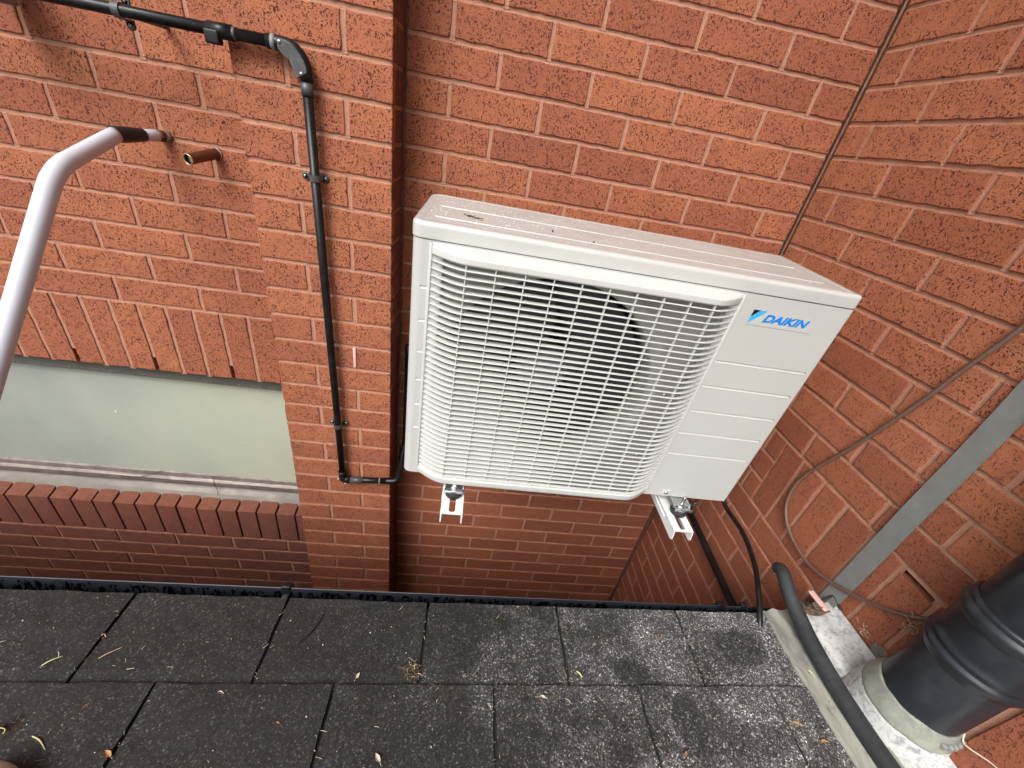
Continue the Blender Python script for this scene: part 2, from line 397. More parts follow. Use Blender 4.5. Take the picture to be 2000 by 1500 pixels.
def smooth_path(pts, n=8):
    P = [Vector(p) for p in pts]; out = []
    for i in range(len(P) - 1):
        p0 = P[max(i-1, 0)]; p1 = P[i]; p2 = P[i+1]; p3 = P[min(i+2, len(P)-1)]
        for k in range(n):
            t = k / n
            out.append(0.5 * ((2*p1) + (p2-p0)*t + (2*p0-5*p1+4*p2-p3)*t*t + (3*p1-p0-3*p2+p3)*t**3))
    out.append(P[-1]); return out

# ------------------------------------------------------------------ brickwork
H = 0.075; L = 0.225
def brick(mb, P, u0, u1, v0, v1, tint, mat='brick', depth=0.030, g=0.0048, jit=0.0010, du=0.014):
    """one pressed brick: P(u, v, d) -> world, d positive out of the wall; v0 > v1 heights"""
    u0 += g; u1 -= g; v0 -= g; v1 += g
    if u1 - u0 < 0.01 or v0 - v1 < 0.01: return
    nu = max(2, int((u1-u0)/du)); nv = max(2, int((v0-v1)/du))
    ring = [(u0+(u1-u0)*i/nu, v1) for i in range(nu)] + [(u1, v1+(v0-v1)*i/nv) for i in range(nv)] \
         + [(u1-(u1-u0)*i/nu, v0) for i in range(nu)] + [(u0, v0-(v0-v1)*i/nv) for i in range(nv)]
    n = len(ring); cu, cv = (u0+u1)/2, (v0+v1)/2
    off = random.uniform(-0.0007, 0.0007); tu = random.uniform(-0.003, 0.003); tv = random.uniform(-0.008, 0.008)
    js = [(random.uniform(-jit, jit), random.uniform(-jit, jit)) for _ in ring]
    vs = []
    for ins, d in ((0.0, -depth), (0.0, -0.0022), (0.0007, -0.0008), (0.0020, 0.0)):
        for (u, v), (ja, jb) in zip(ring, js):
            a = u + ja + (ins if u < cu else -ins) * (1 if abs(u-cu) > (u1-u0)/2-1e-6 else 0)
            b = v + jb + (ins if v < cv else -ins) * (1 if abs(v-cv) > (v0-v1)/2-1e-6 else 0)
            vs.append(P(a, b, d + off + (u-cu)*tu + (v-cv)*tv))
    fs = []
    for r_ in range(3):
        for i in range(n):
            k = (i+1) % n; fs.append((r_*n+i, r_*n+k, (r_+1)*n+k, (r_+1)*n+i))
    fs.append(tuple(3*n+i for i in range(n)))
    mb.add(vs, fs, mat, False, tint)
def joint(mb, P, a, b, along='u', w=0.0068, deep=0.0040, lip=0.0012):
    """concave tooled joint from a=(u,v) to b=(u,v)"""
    prof = [(-w, -lip-0.0015), (-w*0.55, -deep*0.75), (0, -deep), (w*0.55, -deep*0.75), (w, -lip-0.0015)]
    ln = abs(b[0]-a[0]) if along == 'u' else abs(b[1]-a[1]); n = max(2, int(ln/0.016))
    vs = []; fs = []
    for i in range(n+1):
        t = i/n; u = a[0]+(b[0]-a[0])*t; v = a[1]+(b[1]-a[1])*t
        jd = 0.0011*noise.noise(Vector((u*31+v*7, v*31, 3.1))) ; js = 0.0007*noise.noise(Vector((u*47, v*47+u*9, 8.3)))
        for o, d in prof:
            if along == 'u': vs.append(P(u, v+o+js, d+jd))
            else: vs.append(P(u+o+js, v, d+jd))
    for i in range(n):
        for j in range(4):
            q = i*5+j; fs.append((q, q+1, q+6, q+5))
    mb.add(vs, fs, 'mortar', True)
def rt(lo=0.0, hi=1.0, dirt_shade=0.0): return (random.uniform(lo, hi), dirt_shade, random.uniform(0, 1))

def course(mb, P, r, joints, u0, u1, mat='brick', dirt_shade=None, tone=(0.0, 1.0)):
    v0 = -H*r; v1 = -H*(r+1)
    js = sorted(j for j in joints if u0+0.012 < j < u1-0.012)
    e = [u0-0.0048] + js + [u1+0.0048]
    for a, b in zip(e[:-1], e[1:]):
        d = dirt_shade((a+b)/2, r) if dirt_shade else 0.0
        brick(mb, P, a, b, v0, v1, rt(tone[0], tone[1], d), mat)
    for j in js: joint(mb, P, (j, v1), (j, v0), 'v')
def bed(mb, P, k, u0, u1): joint(mb, P, (u0, -H*k), (u1, -H*k), 'u', 0.0070, 0.0048)
def grid_joints(r, lo, hi, even, odd, step=L):
    b = even if r % 2 == 0 else odd; n0 = int((lo-b)/step)-2; n1 = int((hi-b)/step)+2
    return [b+step*i+random.uniform(-0.002, 0.002) for i in range(n0, n1+1) if lo < b+step*i < hi]

# -- wall with the window (left), plane Y = -0.025
XL = -3.45; XP0, XP1 = -1.442, -1.118; ZG = -3.3
PA = lambda u, v, d: (u, -0.025 - d, v)
mb = MB()
def dirt_shadeA(u, r): return 0.60+0.40*max(0, 1-abs(u+1.56)/0.34)*random.uniform(.6, 1) if 24 <= r <= 36 else (0.10 if random.random() < .12 else 0.0)  # low courses: real dirt, deepened to stand in for shade
for r in list(range(-34, 13)) + list(range(27, 37)):
    course(mb, PA, r, grid_joints(r, XL, XP0, -0.1125, 0.0), XL, XP0+0.02, 'brick', dirt_shadeA, (0.35, 1.0) if r < 20 else (0.0, 0.25))
for k in list(range(-34, 13)) + list(range(28, 37)): bed(mb, PA, k, XL, XP0+0.02)
KS0, KS1 = 13.0, 16.13
bed(mb, PA, 13.0, XL, XP0+0.02)
sj = [-1.567-0.0763*i for i in range(-1, 25)]
weep = {2.0: 0, 5.0: 0, 8.0: 0}
for i in range(len(sj)-1):
    brick(mb, PA, sj[i+1], sj[i], -H*KS0, -H*KS1, rt(0.35, 1.0), 'brick')
for i, x in enumerate(sj[:-1]):
    n = i-1
    vent = (n % 3 == 1)
    joint(mb, PA, (x, -H*(15.45 if vent else KS1)), (x, -H*KS0), 'v')
brick(mb, PA, sj[0], XP0+0.02, -H*KS0, -H*KS1, rt(0.3, .9), 'brick')
# brick-on-edge sill under the window
rj = [-1.448-0.0760*i for i in range(0, 27)]
for a, b in zip(rj[1:], rj[:-1]):
    c = rt(0.0, 0.25, 0.60 + 0.4*max(0, 1-abs((a+b)/2+1.56)/0.30)*random.uniform(.5, 1))  # sill bricks: real dirt plus shade painted into the colour
    x0, x1 = a+0.0042, b-0.0042; zj = random.uniform(-.0012, .0012); yj = random.uniform(-.001, .001)
    zt = -H*24.72+zj; zb = -H*27+0.005; yf = -0.025+yj; yb = 0.052
    sec = [(yf, zb), (yf, zt-0.0025), (yf+0.0012, zt-0.0008), (yf+0.003, zt), (yb, zt+0.022), (yb, zb)]
    vs = []; n = len(sec); NX = 4
    for i in range(NX+1):
        x = x0+(x1-x0)*i/NX; ins = 0.0012 if i in (0, NX) else 0
        for (y, z) in sec:
            q = (x, y+(ins if y < 0 else 0)+random.uniform(-.0003, .0003), z-(ins if z > -H*25.5 else 0)+random.uniform(-.0003, .0003))
            vs.append(q)
    fs = []
    for i in range(NX):
        for j in range(n):
            k = (j+1) % n; fs.append((i*n+j, i*n+k, (i+1)*n+k, (i+1)*n+j))
    fs.append(tuple(range(n))); fs.append(tuple(NX*n+j for j in reversed(range(n))))
    mb.add(vs, fs, 'brick_smooth', False, c)
mb.box((XL, -0.013, -H*27), (XP0+0.02, 0.05, -H*24.93), 'mortar')
bed(mb, PA, 27.0, XL, XP0+0.02)
# solid wall behind the faces, leaving the window opening
mb.box((XL, 0.006, -H*KS1+0.002), (XP0+0.03, 0.25, 2.58), 'brick', smooth=False)
mb.box((XL, 0.006, ZG), (XP0+0.03, 0.25, -H*27.0-0.02), 'brick')
mb.box((XL, 0.062, -H*27.0-0.02), (XP0+0.03, 0.25, -H*24.6), 'mortar')
mb.box((XL-0.2, 0.006, ZG), (XL, 0.25, 2.58), 'brick')
wall = empty('brick_wall', 'red brick wall on the left with a long low frosted window under vertical bricks', 'brick wall', ((XL+XP0)/2, 0.1, ZG))
mb.build('brick_face', wall, True, offset=wall.location)

# window: part of the wall
def part(mb_, name, parent, base, tint=False):
    return mb_.build(name, parent, tint, offset=base)
wb = wall.location.copy()
def extr(mb_, prof, x0, x1, mat, nx=40, jit=0.0, smooth=False):
    vs = []; n = len(prof); fs = []
    for i in range(nx+1):
        x = x0+(x1-x0)*i/nx
        for y, z in prof:
            q = jit*noise.noise(Vector((x*9, y*40, z*40)))
            vs.append((x, y, z+q))
    for i in range(nx):
        for j in range(n-1): fs.append((i*n+j, i*n+j+1, (i+1)*n+j+1, (i+1)*n+j))
    mb_.add(vs, fs, mat, smooth)
wm = MB()
extr(wm, [(0.10, -H*16.13), (0.028, -H*16.135), (0.028, -H*16.98), (0.036, -H*17.03), (0.060, -H*17.05)], XL, XP0+0.03, 'headbar', 60, 0.001)
for i in range(70):       # old putty spots along the bar
    x = random.uniform(-2.6, -1.46); wm.bevbox((x, 0.0262, -H*16.9), (x+random.uniform(.003, .008), 0.03, -H*16.9+random.uniform(.002, .005)), 0.0008, 'frame', 1)
frame = wm.build('window_frame', wall, offset=wb)
fm = MB()
extr(fm, [(0.065, -H*23.20), (0.060, -H*23.28), (0.054, -H*23.32), (0.050, -H*23.48), (0.0495, -H*23.52), (0.044, -H*23.56), (0.040, -H*23.62), (0.0395, -H*23.82), (0.041, -H*23.90), (0.060, -H*23.93), (0.060, -H*24.12)], XL, XP0+0.03, 'frame', 90, 0.0016)
fm.build('bottom_rail', frame)
bpy.context.view_layer.update()
fm_o = [o for o in frame.children][0]; fm_o.data.transform(Matrix.Translation(-wb))
gm = MB(); gm.box((XL, 0.0605, -H*23.4), (XP0+0.03, 0.0665, -H*16.95), 'glass')
pane = gm.build('pane', frame); pane.data.transform(Matrix.Translation(-wb))
sm_ = MB()
extr(sm_, [(0.062, -H*24.00), (0.059, -H*24.10), (0.046, -H*24.20), (0.034, -H*24.38), (0.0195, -H*24.62), (0.0165, -H*24.70), (0.0165, -H*24.80), (0.019, -H*24.80)], XL, XP0+0.03, 'sill', 90, 0.0012)
sill = sm_.build('metal_sill', frame); sill.data.transform(Matrix.Translation(-wb))
dm = MB()
for (x, z, s_) in ((-2.136, -1.468, .0055), (-1.9, -1.40, .0016), (-1.72, -1.56, .0018)):
    for q in range(9):
        a = random.uniform(0, 6.28); rr = random.uniform(0, s_)
        M = Matrix.Translation((x+rr*math.cos(a), 0.0600, z+rr*math.sin(a))) @ Matrix.Rotation(R(90), 4, 'X')
        dm.lathe([(0.0001, 0.0016), (s_*.3, 0.0012), (s_*.42, 0.0)], 'bracket', 7, M)
ob = dm.build('bird_dropping', frame); ob.data.transform(Matrix.Translation(-wb))
# fine dark wires lying across the sill
wr = MB()
wr.tube(smooth_path([(-1.86, 0.052, -H*23.28), (-1.852, 0.036, -H*23.7), (-1.846, 0.036, -H*24.05), (-1.845, 0.030, -H*24.42)], 6), 0.0009, 'twig', 6)
tag(wr.build('window_wire'), 'thin dark wire hanging over the window frame and metal sill', 'wire')
wr = MB()
wr.tube(smooth_path([(-2.20, 0.040, -H*23.66), (-2.13, 0.037, -H*23.60), (-2.09, 0.044, -H*23.40), (-2.05, 0.053, -H*23.25)], 6), 0.0009, 'twig', 6)
tag(wr.build('frame_thread'), 'fine dark thread lying along the lower window frame at the left', 'thread')

# -- pier
PF = lambda u, v, d: (u, -0.134 - d, v)
PR = lambda u, v, d: (XP1 + d, u, v)
PL_ = lambda u, v, d: (XP0 - d, u, v)
mb = MB()
for r in range(-34, 37):
    js = [XP0+0.225+random.uniform(-.002, .002)] if r % 2 else [XP0+0.1095+random.uniform(-.002, .002)]
    tone = (0.45, 1.0) if r < 22 else (0.1, 0.8)
    course(mb, PF, r, js, XP0, XP1, 'brick', None, tone)
    brick(mb, PR, -0.134, 0.004, -H*r, -H*(r+1), rt(0, .2, 0.95), 'brick_smooth')  # return bricks coloured near black to stand in for shade
    brick(mb, PL_, -0.134, -0.02, -H*r, -H*(r+1), rt(0, .8), 'brick_smooth')
for k in range(-34, 37):
    bed(mb, PF, k, XP0+0.002, XP1-0.002); bed(mb, PR, k, -0.131, 0.004); bed(mb, PL_, k, -0.131, -0.02)
mb.box((XP0+0.029, -0.104, ZG), (XP1-0.029, 0.01, 2.58), 'mortar')
mb.box((XP0+0.006, -0.127, ZG), (XP1-0.006, 0.008, -H*36.6), 'brick')
# pink pointing in one joint
mb.bevbox((-1.2250, -0.1375, -1.042), (-1.2165, -0.128, -0.977), 0.002, 'pink')
pier = empty('brick_pier', 'narrow projecting brick pier between window and recess with black pipe on its face', 'brick pier', ((XP0+XP1)/2, -0.06, ZG))
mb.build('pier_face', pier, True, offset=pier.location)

# -- recess back wall, plane Y = 0
PB = lambda u, v, d: (u, -d, v)
mb = MB()
for r in range(-34, 37):
    js = [j for j in grid_joints(r, XP1, 0, -0.1125, 0.0)]
    course(mb, PB, r, js, XP1+0.004, -0.010, 'brick' if r < 20 else 'brick_smooth', None, (0.15, 0.9) if r < 12 else (0.0, 0.6))
for k in range(-34, 37): bed(mb, PB, k, XP1+0.004, -0.010)
mb.box((XP1-0.03, 0.0285, ZG), (0.0, 0.25, 2.58), 'mortar')
mb.box((XP1, 0.0075, ZG), (-0.002, 0.0285, -H*36.6), 'brick')
bw = empty('brick_wall', 'red brick back wall of the recess behind the white air conditioning unit', 'brick wall', (-0.55, 0.1, ZG))
mb.build('brick_face', bw, True, offset=bw.location)

# -- right-hand wall, plane X = 0
PC = lambda u, v, d: (-d, u, v)
mb = MB(); YE = -3.2
hole = (-0.834, -0.812)
for r in range(-34, 37):
    js = grid_joints(r, YE, 0, -0.2055, -0.093, 0.2245)
    mt = 'brick' if r < 9 else 'brick_smooth'
    tone = (0.2, 2.58) if r < 12 else (0.0, 0.6)
    if 13 <= r <= 15: course(mb, PC, r, js, -0.372, -0.008, mt, None, tone)
    else: course(mb, PC, r, js, YE, -0.008, mt, None, tone)
for k in range(-34, 37):
    if k in (14, 15): bed(mb, PC, k, -0.368, -0.006)
    else: bed(mb, PC, k, YE, -0.006)
sy = [-0.372-0.0748*i for i in range(0, 38)]
for i, (a, b) in enumerate(zip(sy[1:], sy[:-1])):
    v0 = -H*13; v1 = -H*16
    if i == 5: brick(mb, PC, a, b, v0-0.014, v1, rt(0, .6), 'brick_smooth')     # broken top: the hole the cable goes into
    else: brick(mb, PC, a, b, v0, v1, rt(0, .6), 'brick_smooth')
    joint(mb, PC, (b, v1), (b, v0), 'v')
mb.box((0.0285, YE, ZG), (0.25, 0.25, 2.58), 'mortar')
mb.box((0.0075, YE, ZG), (0.0285, 0.0, -H*36.6), 'brick')
rw = empty('brick_wall', 'red brick side wall on the right behind the grey strip and brown cable', 'brick wall', (0.1, -1.5, ZG))
mb.build('brick_face', rw, True, offset=rw.location)
# corner mastic bead
mb = MB()
pts = [(-0.0045+0.0012*noise.noise(Vector((0, 0, z*14))), -0.004+0.0012*noise.noise(Vector((5, 0, z*14))), z) for z in [ZG+0.03*i for i in range(int((2.5-ZG)/0.03))]]
mb.tube(pts, [0.0033+0.0008*noise.noise(Vector((9, 0, p[2]*30))) for p in pts], 'mastic', 8)
tag(mb.build('mastic_bead'), 'brown mastic bead filling the corner joint where the two brick walls meet', 'sealant')

# ------------------------------------------------------------------ eaves added out of view to block overhead light
mb = MB()
mb.box((XL-0.2, -1.05, 2.585), (0.60, 0.35, 2.60), 'blocker_board')
mb.box((XL-0.2, -1.075, 2.50), (0.60, -1.051, 2.72), 'blocker_board')
mb.box((-0.75, YE, 2.5855), (0.60, -1.076, 2.6005), 'blocker_board')
mb.box((-0.775, YE, 2.50), (-0.751, -1.076, 2.72), 'blocker_board')
tag(mb.build('overhead_blocker', offset=Vector((-1.5, 0, 2.6))), 'added unseen boards above the brick walls, blocking light from overhead', 'light blocker')

# ------------------------------------------------------------------ ground
mb = MB(); mb.add([(-60, -60, ZG), (60, -60, ZG), (60, 60, ZG), (-60, 60, ZG)], [(0, 1, 2, 3)], 'ground')
tag(mb.build('ground'), kind='structure')

# ------------------------------------------------------------------ flat-pitch shingle roof
AL = math.atan(0.0187); SL = R(4.5)
RU = Vector((math.cos(AL), math.sin(AL), 0)); RVh = Vector((math.sin(AL), -math.cos(AL), 0))
RV = RVh*math.cos(SL) + Vector((0, 0, math.sin(SL))); RN = Vector((0, 0, 1))*math.cos(SL) - RVh*math.sin(SL)
RO = Vector((-0.14, -0.713, -1.235))
RM = Matrix(((RU.x, RV.x, RN.x, RO.x), (RU.y, RV.y, RN.y, RO.y), (RU.z, RV.z, RN.z, RO.z), (0, 0, 0, 1)))
# NB: (RU, RV, RN) is left-handed with V towards the camera, so V is negated in the object frame
RMo = Matrix(((RU.x, -RV.x, RN.x, RO.x), (RU.y, -RV.y, RN.y, RO.y), (RU.z, -RV.z, RN.z, RO.z), (0, 0, 0, 1)))
def roofp(u, v, h=0.0): return RO + RU*u + RV*v + RN*h
roof = empty('shingle_roof', 'low pitched roof of dark granular felt shingles, paler and stained towards the right', 'roof')
roof.matrix_world = Matrix(((RU.x, RV.x, RN.x, RO.x), (RU.y, RV.y, RN.y, RO.y), (RU.z, RV.z, RN.z, RO.z), (0, 0, 0, 1))) if False else RMo
EXP = 0.152; TAB = 0.2700
mb = MB()
URE = -0.010      # right-hand edge
for row in range(0, 16):
    v0 = row*EXP; v1 = v0+EXP+0.045
    base = (0.033 if row % 2 == 0 else -0.1075)   # joint phase
    joints = sorted([base-TAB*i+random.uniform(-.003, .003) for i in range(-1, 14)])
    skew = {0: -0.0, 1: 0.0}.get(row, 0)
    es = [j for j in joints if j < URE-0.02]
    e = [-3.9] + es + [URE]
    for a, b in zip(e[:-1], e[1:]):
        if b - a < 0.02: continue
        gap = 0.0028; nu = max(3, int((b-a)/0.02)); nv = 9
        w0 = random.uniform(0, 50)
        def top(s, t, a=a, b=b, v0=v0, v1=v1, w0=w0, gap=gap):
            e0 = 0.0018*noise.noise(Vector((0, t*5, w0))); e1 = 0.0018*noise.noise(Vector((3, t*5, w0)))
            u = a+gap+e0+(b-a-2*gap+e1-e0)*s
            ve = v0+0.0022*noise.noise(Vector((s*6, 1, w0)))
            v = ve+(v1-ve)*t
            lift = 0.0060*max(0, 1-t*1.15) + 0.0020*noise.noise(Vector((u*9, v*9, w0)))*(1-t) + 0.0016*noise.noise(Vector((u*30, v*30, w0)))
            # overlap: the tab's far edge lies on the row below it down-slope; rows nearer the ridge lie on top
            return Vector((u, -v, 0.0055 + 0.0036*0 + lift))
        # tabs step: each up-slope row overlaps the head of the previous one
        hrow = 0.0
        vs = []; fs = []
        for j in range(nv+1):
            for i in range(nu+1):
                p = top(i/nu, j/nv); p.z += hrow - 0.0085*max(0, (j/nv-0.72)/0.28); vs.append(p)
        for j in range(nv):
            for i in range(nu):
                q = j*(nu+1)+i; fs.append((q, q+nu+1, q+nu+2, q+1))
        n0 = len(vs)
        # butt edge and sides going down
        rim = [i for i in range(nu+1)]
        for i in rim: vs.append(vs[i] - Vector((0, 0, 0.0066)))
        for i in range(nu): fs.append((i, i+1, n0+i+1, n0+i))
        l0 = len(vs)
        for j in range(nv+1): vs.append(vs[j*(nu+1)] - Vector((0, 0, 0.0050)))
        for j in range(nv): fs.append((j*(nu+1), l0+j, l0+j+1, (j+1)*(nu+1)))
        r0_ = len(vs)
        for j in range(nv+1): vs.append(vs[j*(nu+1)+nu] - Vector((0, 0, 0.0050)))
        for j in range(nv): fs.append((j*(nu+1)+nu, (j+1)*(nu+1)+nu, r0_+j+1, r0_+j))
        mb.add(vs, fs, 'shingle', False)
for p in range(len(mb.sm)): mb.sm[p] = False
mb.build('shingles', roof)
mb = MB()
mb.box((-6.5, -2.6, -0.022), (URE+0.03, 0.0-0.006, 0.0006), 'rubber')
mb.build('roof_deck', roof)
mb = MB()
mb.box((-6.5, -0.032, -0.17), (URE+0.03, -0.012, -0.0225), 'timber')
mb.box((-6.5, -2.6, -0.19), (URE+0.03, -0.012, -0.172), 'timber')
mb.build('fascia_board', roof)
mb = MB(); mb.box((-6.45, -2.55, -2.1), (URE+0.02, -0.09, -0.192), 'brick_smooth'); mb.build('supporting_wall', roof, True)

# flashing strip beside the shingles + white upstand against the wall (one painted flashing)
fl = empty('painted_flashing', 'painted flashing along the roof edge, cream strip and white spotted band by the wall', 'flashing', roofp(0.06, 0.5))
fb = fl.location.copy()
def wx(p): return p
mb = MB()
prof = [(-0.014, 0.006), (-0.0135, 0.0150), (-0.008, 0.0150), (0.010, 0.0155), (0.0112, 0.0178), (0.030, 0.0180), (0.045, 0.018), (0.058, 0.030)]
def fu(v): return -0.002*math.sin(v*9)-0.010*min(1, v/0.2)+0.003*noise.noise(Vector((v*20, 0, 0)))
vs = []; fs = []; n = len(prof); NV = 90
for i in range(NV+1):
    v = -0.006+1.9*i/NV
    for j, (u, h) in enumerate(prof):
        w = 0.003*noise.noise(Vector((v*14, j*1.7, 2))); fv = v+(0.006*noise.noise(Vector((u*60, 0, 9))) if i == 0 else 0)
        vs.append(roofp(u+fu(max(v, 0))+w*(1 if j < 5 else 0), fv, h+0.0008*noise.noise(Vector((v*30, j, 7)))))
for i in range(NV):
    for j in range(n-1): fs.append((i*n+j, i*n+j+1, (i+1)*n+j+1, (i+1)*n+j))
mb.add(vs, fs, 'cream_flash', True)
mb.build('cream_strip', fl, offset=fb)
mb = MB()
vs = []; fs = []
profw = [(-0.088, -1.225), (-0.082, -1.198), (-0.076, -1.191), (-0.070, -1.189), (-0.045, -1.190), (-0.022, -1.190), (-0.012, -1.187), (-0.0075, -1.180), (-0.0060, -1.170), (-0.0035, -1.1695)]
n = len(profw)
for i in range(NV+1):
    y = -0.702-1.9*i/NV
    slope = (-(y+0.70))*0.045*0.35
    for j, (x, z) in enumerate(profw):
        w = 0.0016*noise.noise(Vector((y*16, j*0.9, 4)))
        hl = 0.5 if y < -0.99 else 0
        vs.append((x+w*(1 if j < 7 else 0.3), y+(0.004*noise.noise(Vector((x*90, 3, 1))) if i == 0 else 0), z+slope+w))
for i in range(NV):
    for j in range(n-1): fs.append((i*n+j, (i+1)*n+j, (i+1)*n+j+1, i*n+j+1))
mb.add(vs, fs, 'white_flash', True)
mb.build('white_upstand', fl, offset=fb)
# dirty open end of the upstand
mb = MB()
mb.grid(lambda s, t: Vector((-0.078+0.070*s, -0.700-0.030*t-0.006*math.sin(s*5), -1.1875+0.004*math.sin(s*3.1)+0.0015*noise.noise(Vector((s*6, t*6, 0))))), 12, 6, 'roots')
mb.tube(smooth_path([(-0.020, -0.700, -1.186), (-0.010, -0.699, -1.172), (-0.0055, -0.703, -1.158), (-0.005, -0.730, -1.166)], 5), 0.0026, 'hose', 8)
mb.build('grimy_end', fl, offset=fb)
# ------------------------------------------------------------------ gutter
gut = empty('gutter', 'black plastic gutter along the roof edge, wet streaks down its inner face', 'gutter')
gut.matrix_world = RMo
mb = MB()
def gline(u): return 0.022+(0.033-0.022)*min(1, max(0, -u/1.56))*1.0
secs = []
for k in range(0, 13):
    a = math.pi*k/12; secs.append((k, a))
vs = []; fs = []; NU = 60; U0, U1 = -3.4, 0.028
NS = None
for i in range(NU+1):
    u = U0+(U1-U0)*i/NU; y1 = gline(u)
    row = [(y1+0.0015, -0.006), (y1+0.0015, 0.0), (y1+0.0005, 0.0008), (y1-0.0008, -0.0002), (y1-0.0025, -0.022), (y1-0.006, -0.052), (y1-0.035, -0.058), (y1-0.070, -0.056), (y1-0.078, -0.02), (y1-0.078, -0.012)]
    NS = len(row)
    for (y, z) in row: vs.append(Vector((u, y, z)))
for i in range(NU):
    for j in range(NS-1): fs.append((i*NS+j, i*NS+j+1, (i+1)*NS+j+1, (i+1)*NS+j))
mb.add(vs, fs, 'gutter', False)
mb.add([v+Vector((0, 0.0010, -0.0015)) for v in vs], [tuple(reversed(f)) for f in fs], 'gutter', False)
y1 = gline(0.028)
mb.box((0.028, y1-0.078, -0.060), (0.032, y1+0.004, -0.004), 'gutter')
mb.build('channel', gut)
for (u, w) in ((-1.066, 0.018), (-0.103, 0.020), (-0.045, 0.014), (-2.1, 0.018)):
    y1 = gline(u); c = MB()
    c.bevbox((u-w/2, y1-0.003, -0.020), (u+w/2, y1+0.0105, 0.0065), 0.0022, 'black_pipe', 2)
    c.bevbox((u-w/2+0.003, y1-0.012, -0.0165), (u+w/2-0.003, y1-0.003, -0.0135), 0.0008, 'grey_plastic', 1)
    c.build('clip', gut)

# ------------------------------------------------------------------ air conditioning unit
AX = Matrix(((0.99993652, -0.00033919, 0.01126217), (0.00072746, 0.99940479, -0.03448971), (-0.01124377, 0.03449571, 0.99934159)))
UO = Vector((-1.0025, -0.5493, -0.5170)); UW, UH, UD = 0.78, 0.5366, 0.2468
ub = Vector((UW/2, UD/2, -UH))
unit = empty('air_conditioner', 'cream white outdoor air conditioning unit with louvred fan grille and blue logo', 'air conditioner', UO + AX @ ub, AX)
def ubuild(mb_, name, parent=None):
    o = mb_.build(name, parent or unit); o.data.transform(Matrix.Translation(-ub)); return o
SEAM = 0.0262; OX0, OX1, OZ0, OZ1 = 0.031, 0.572, 0.0300, 0.5250
mb = MB()
cm = 'casing'
def groove_strip(mb_, x0, x1, z0, z1, grooves, y=0.0, half=0.0019, deep=0.0017):
    zs = [(z0, y)]
    for g in grooves:
        zs += [(g-half-0.0006, y), (g-half+0.0004, y+deep*0.8), (g-0.0002, y+deep), (g+half, y+deep*0.3), (g+half+0.0012, y-0.0003), (g+half+0.0026, y)]
    zs += [(z1, y)]
    vs = []; fs = []
    for z, yy in zs: vs += [(x0, yy, -z), (x1, yy, -z)]
    for i in range(len(zs)-1): fs.append((2*i, 2*i+2, 2*i+3, 2*i+1))
    mb_.add(vs, fs, cm, False)
gr = [0.1634, 0.2206, 0.2822, 0.3418, 0.4014]
groove_strip(mb, 0.5745, 0.7660, SEAM, UH, gr)
groove_strip(mb, 0.0165, 0.0312, SEAM, UH, [0.1045, 0.1650, 0.2265, 0.2880, 0.3465, 0.4055])
mb.add([(0.5700, 0, -OZ0), (0.5700, 0, -OZ1), (0.5745, 0, -OZ1), (0.5745, 0, -OZ0)], [(0, 1, 2, 3)], cm)
mb.add([(OX0-.0002, 0, -SEAM), (OX0-.0002, 0, -OZ0), (0.5745, 0, -OZ0), (0.5745, 0, -SEAM)], [(0, 1, 2, 3)], cm)
mb.add([(OX0-.0002, 0, -OZ1), (OX0-.0002, 0, -UH), (0.5745, 0, -UH), (0.5745, 0, -OZ1)], [(0, 1, 2, 3)], cm)
# rounded vertical corners, sides and back
def corner_col(x, sgn, r_, z0, z1, mb_=mb, mat='casing', n=7):
    pts = [(x-sgn*r_*(1-math.sin(a)) if False else x-sgn*(r_-r_*math.sin(a)), r_-r_*math.cos(a)) for a in [math.pi/2*i/n for i in range(n+1)]]
    return pts
left = corner_col(0.0, -1, 0.0165, 0, 0); right = corner_col(UW, 1, 0.014*0.4, 0, 0)
def ribbon(mb_, pts, z0, z1, mat, smooth=True, flip=False):
    vs = []; fs = []
    for x, y in pts: vs += [(x, y, -z0), (x, y, -z1)]
    for i in range(len(pts)-1):
        q = (2*i, 2*i+1, 2*i+3, 2*i+2); fs.append(tuple(reversed(q)) if flip else q)
    mb_.add(vs, fs, mat, smooth)
ribbon(mb, left, SEAM, UH, 'casing')
ribbon(mb, [(0.0, 0.0165), (0.0, UD)], SEAM, UH, 'casing', False)
ribbon(mb, [(0.7660, 0.0), (UW-0.0056, 0.0)], SEAM, UH, 'casing', False)
ribbon(mb, right, SEAM, UH, 'casing')
ribbon(mb, [(UW, 0.0056), (UW, UD)], SEAM, UH, 'casing', False)
ribbon(mb, [(0, UD), (UW, UD)], SEAM, UH, 'casing', False)
mb.add([(0.004, 0.004, -UH), (UW-0.002, 0.002, -UH), (UW, UD, -UH), (0, UD, -UH)], [(0, 3, 2, 1)], 'casing')
mb.add([(0.0165, 0, -UH), (UW-0.0056, 0, -UH), (UW-0.002, 0.004, -UH), (0.004, 0.004, -UH)], [(0, 3, 2, 1)], 'casing')
body = ubuild(mb, 'body')
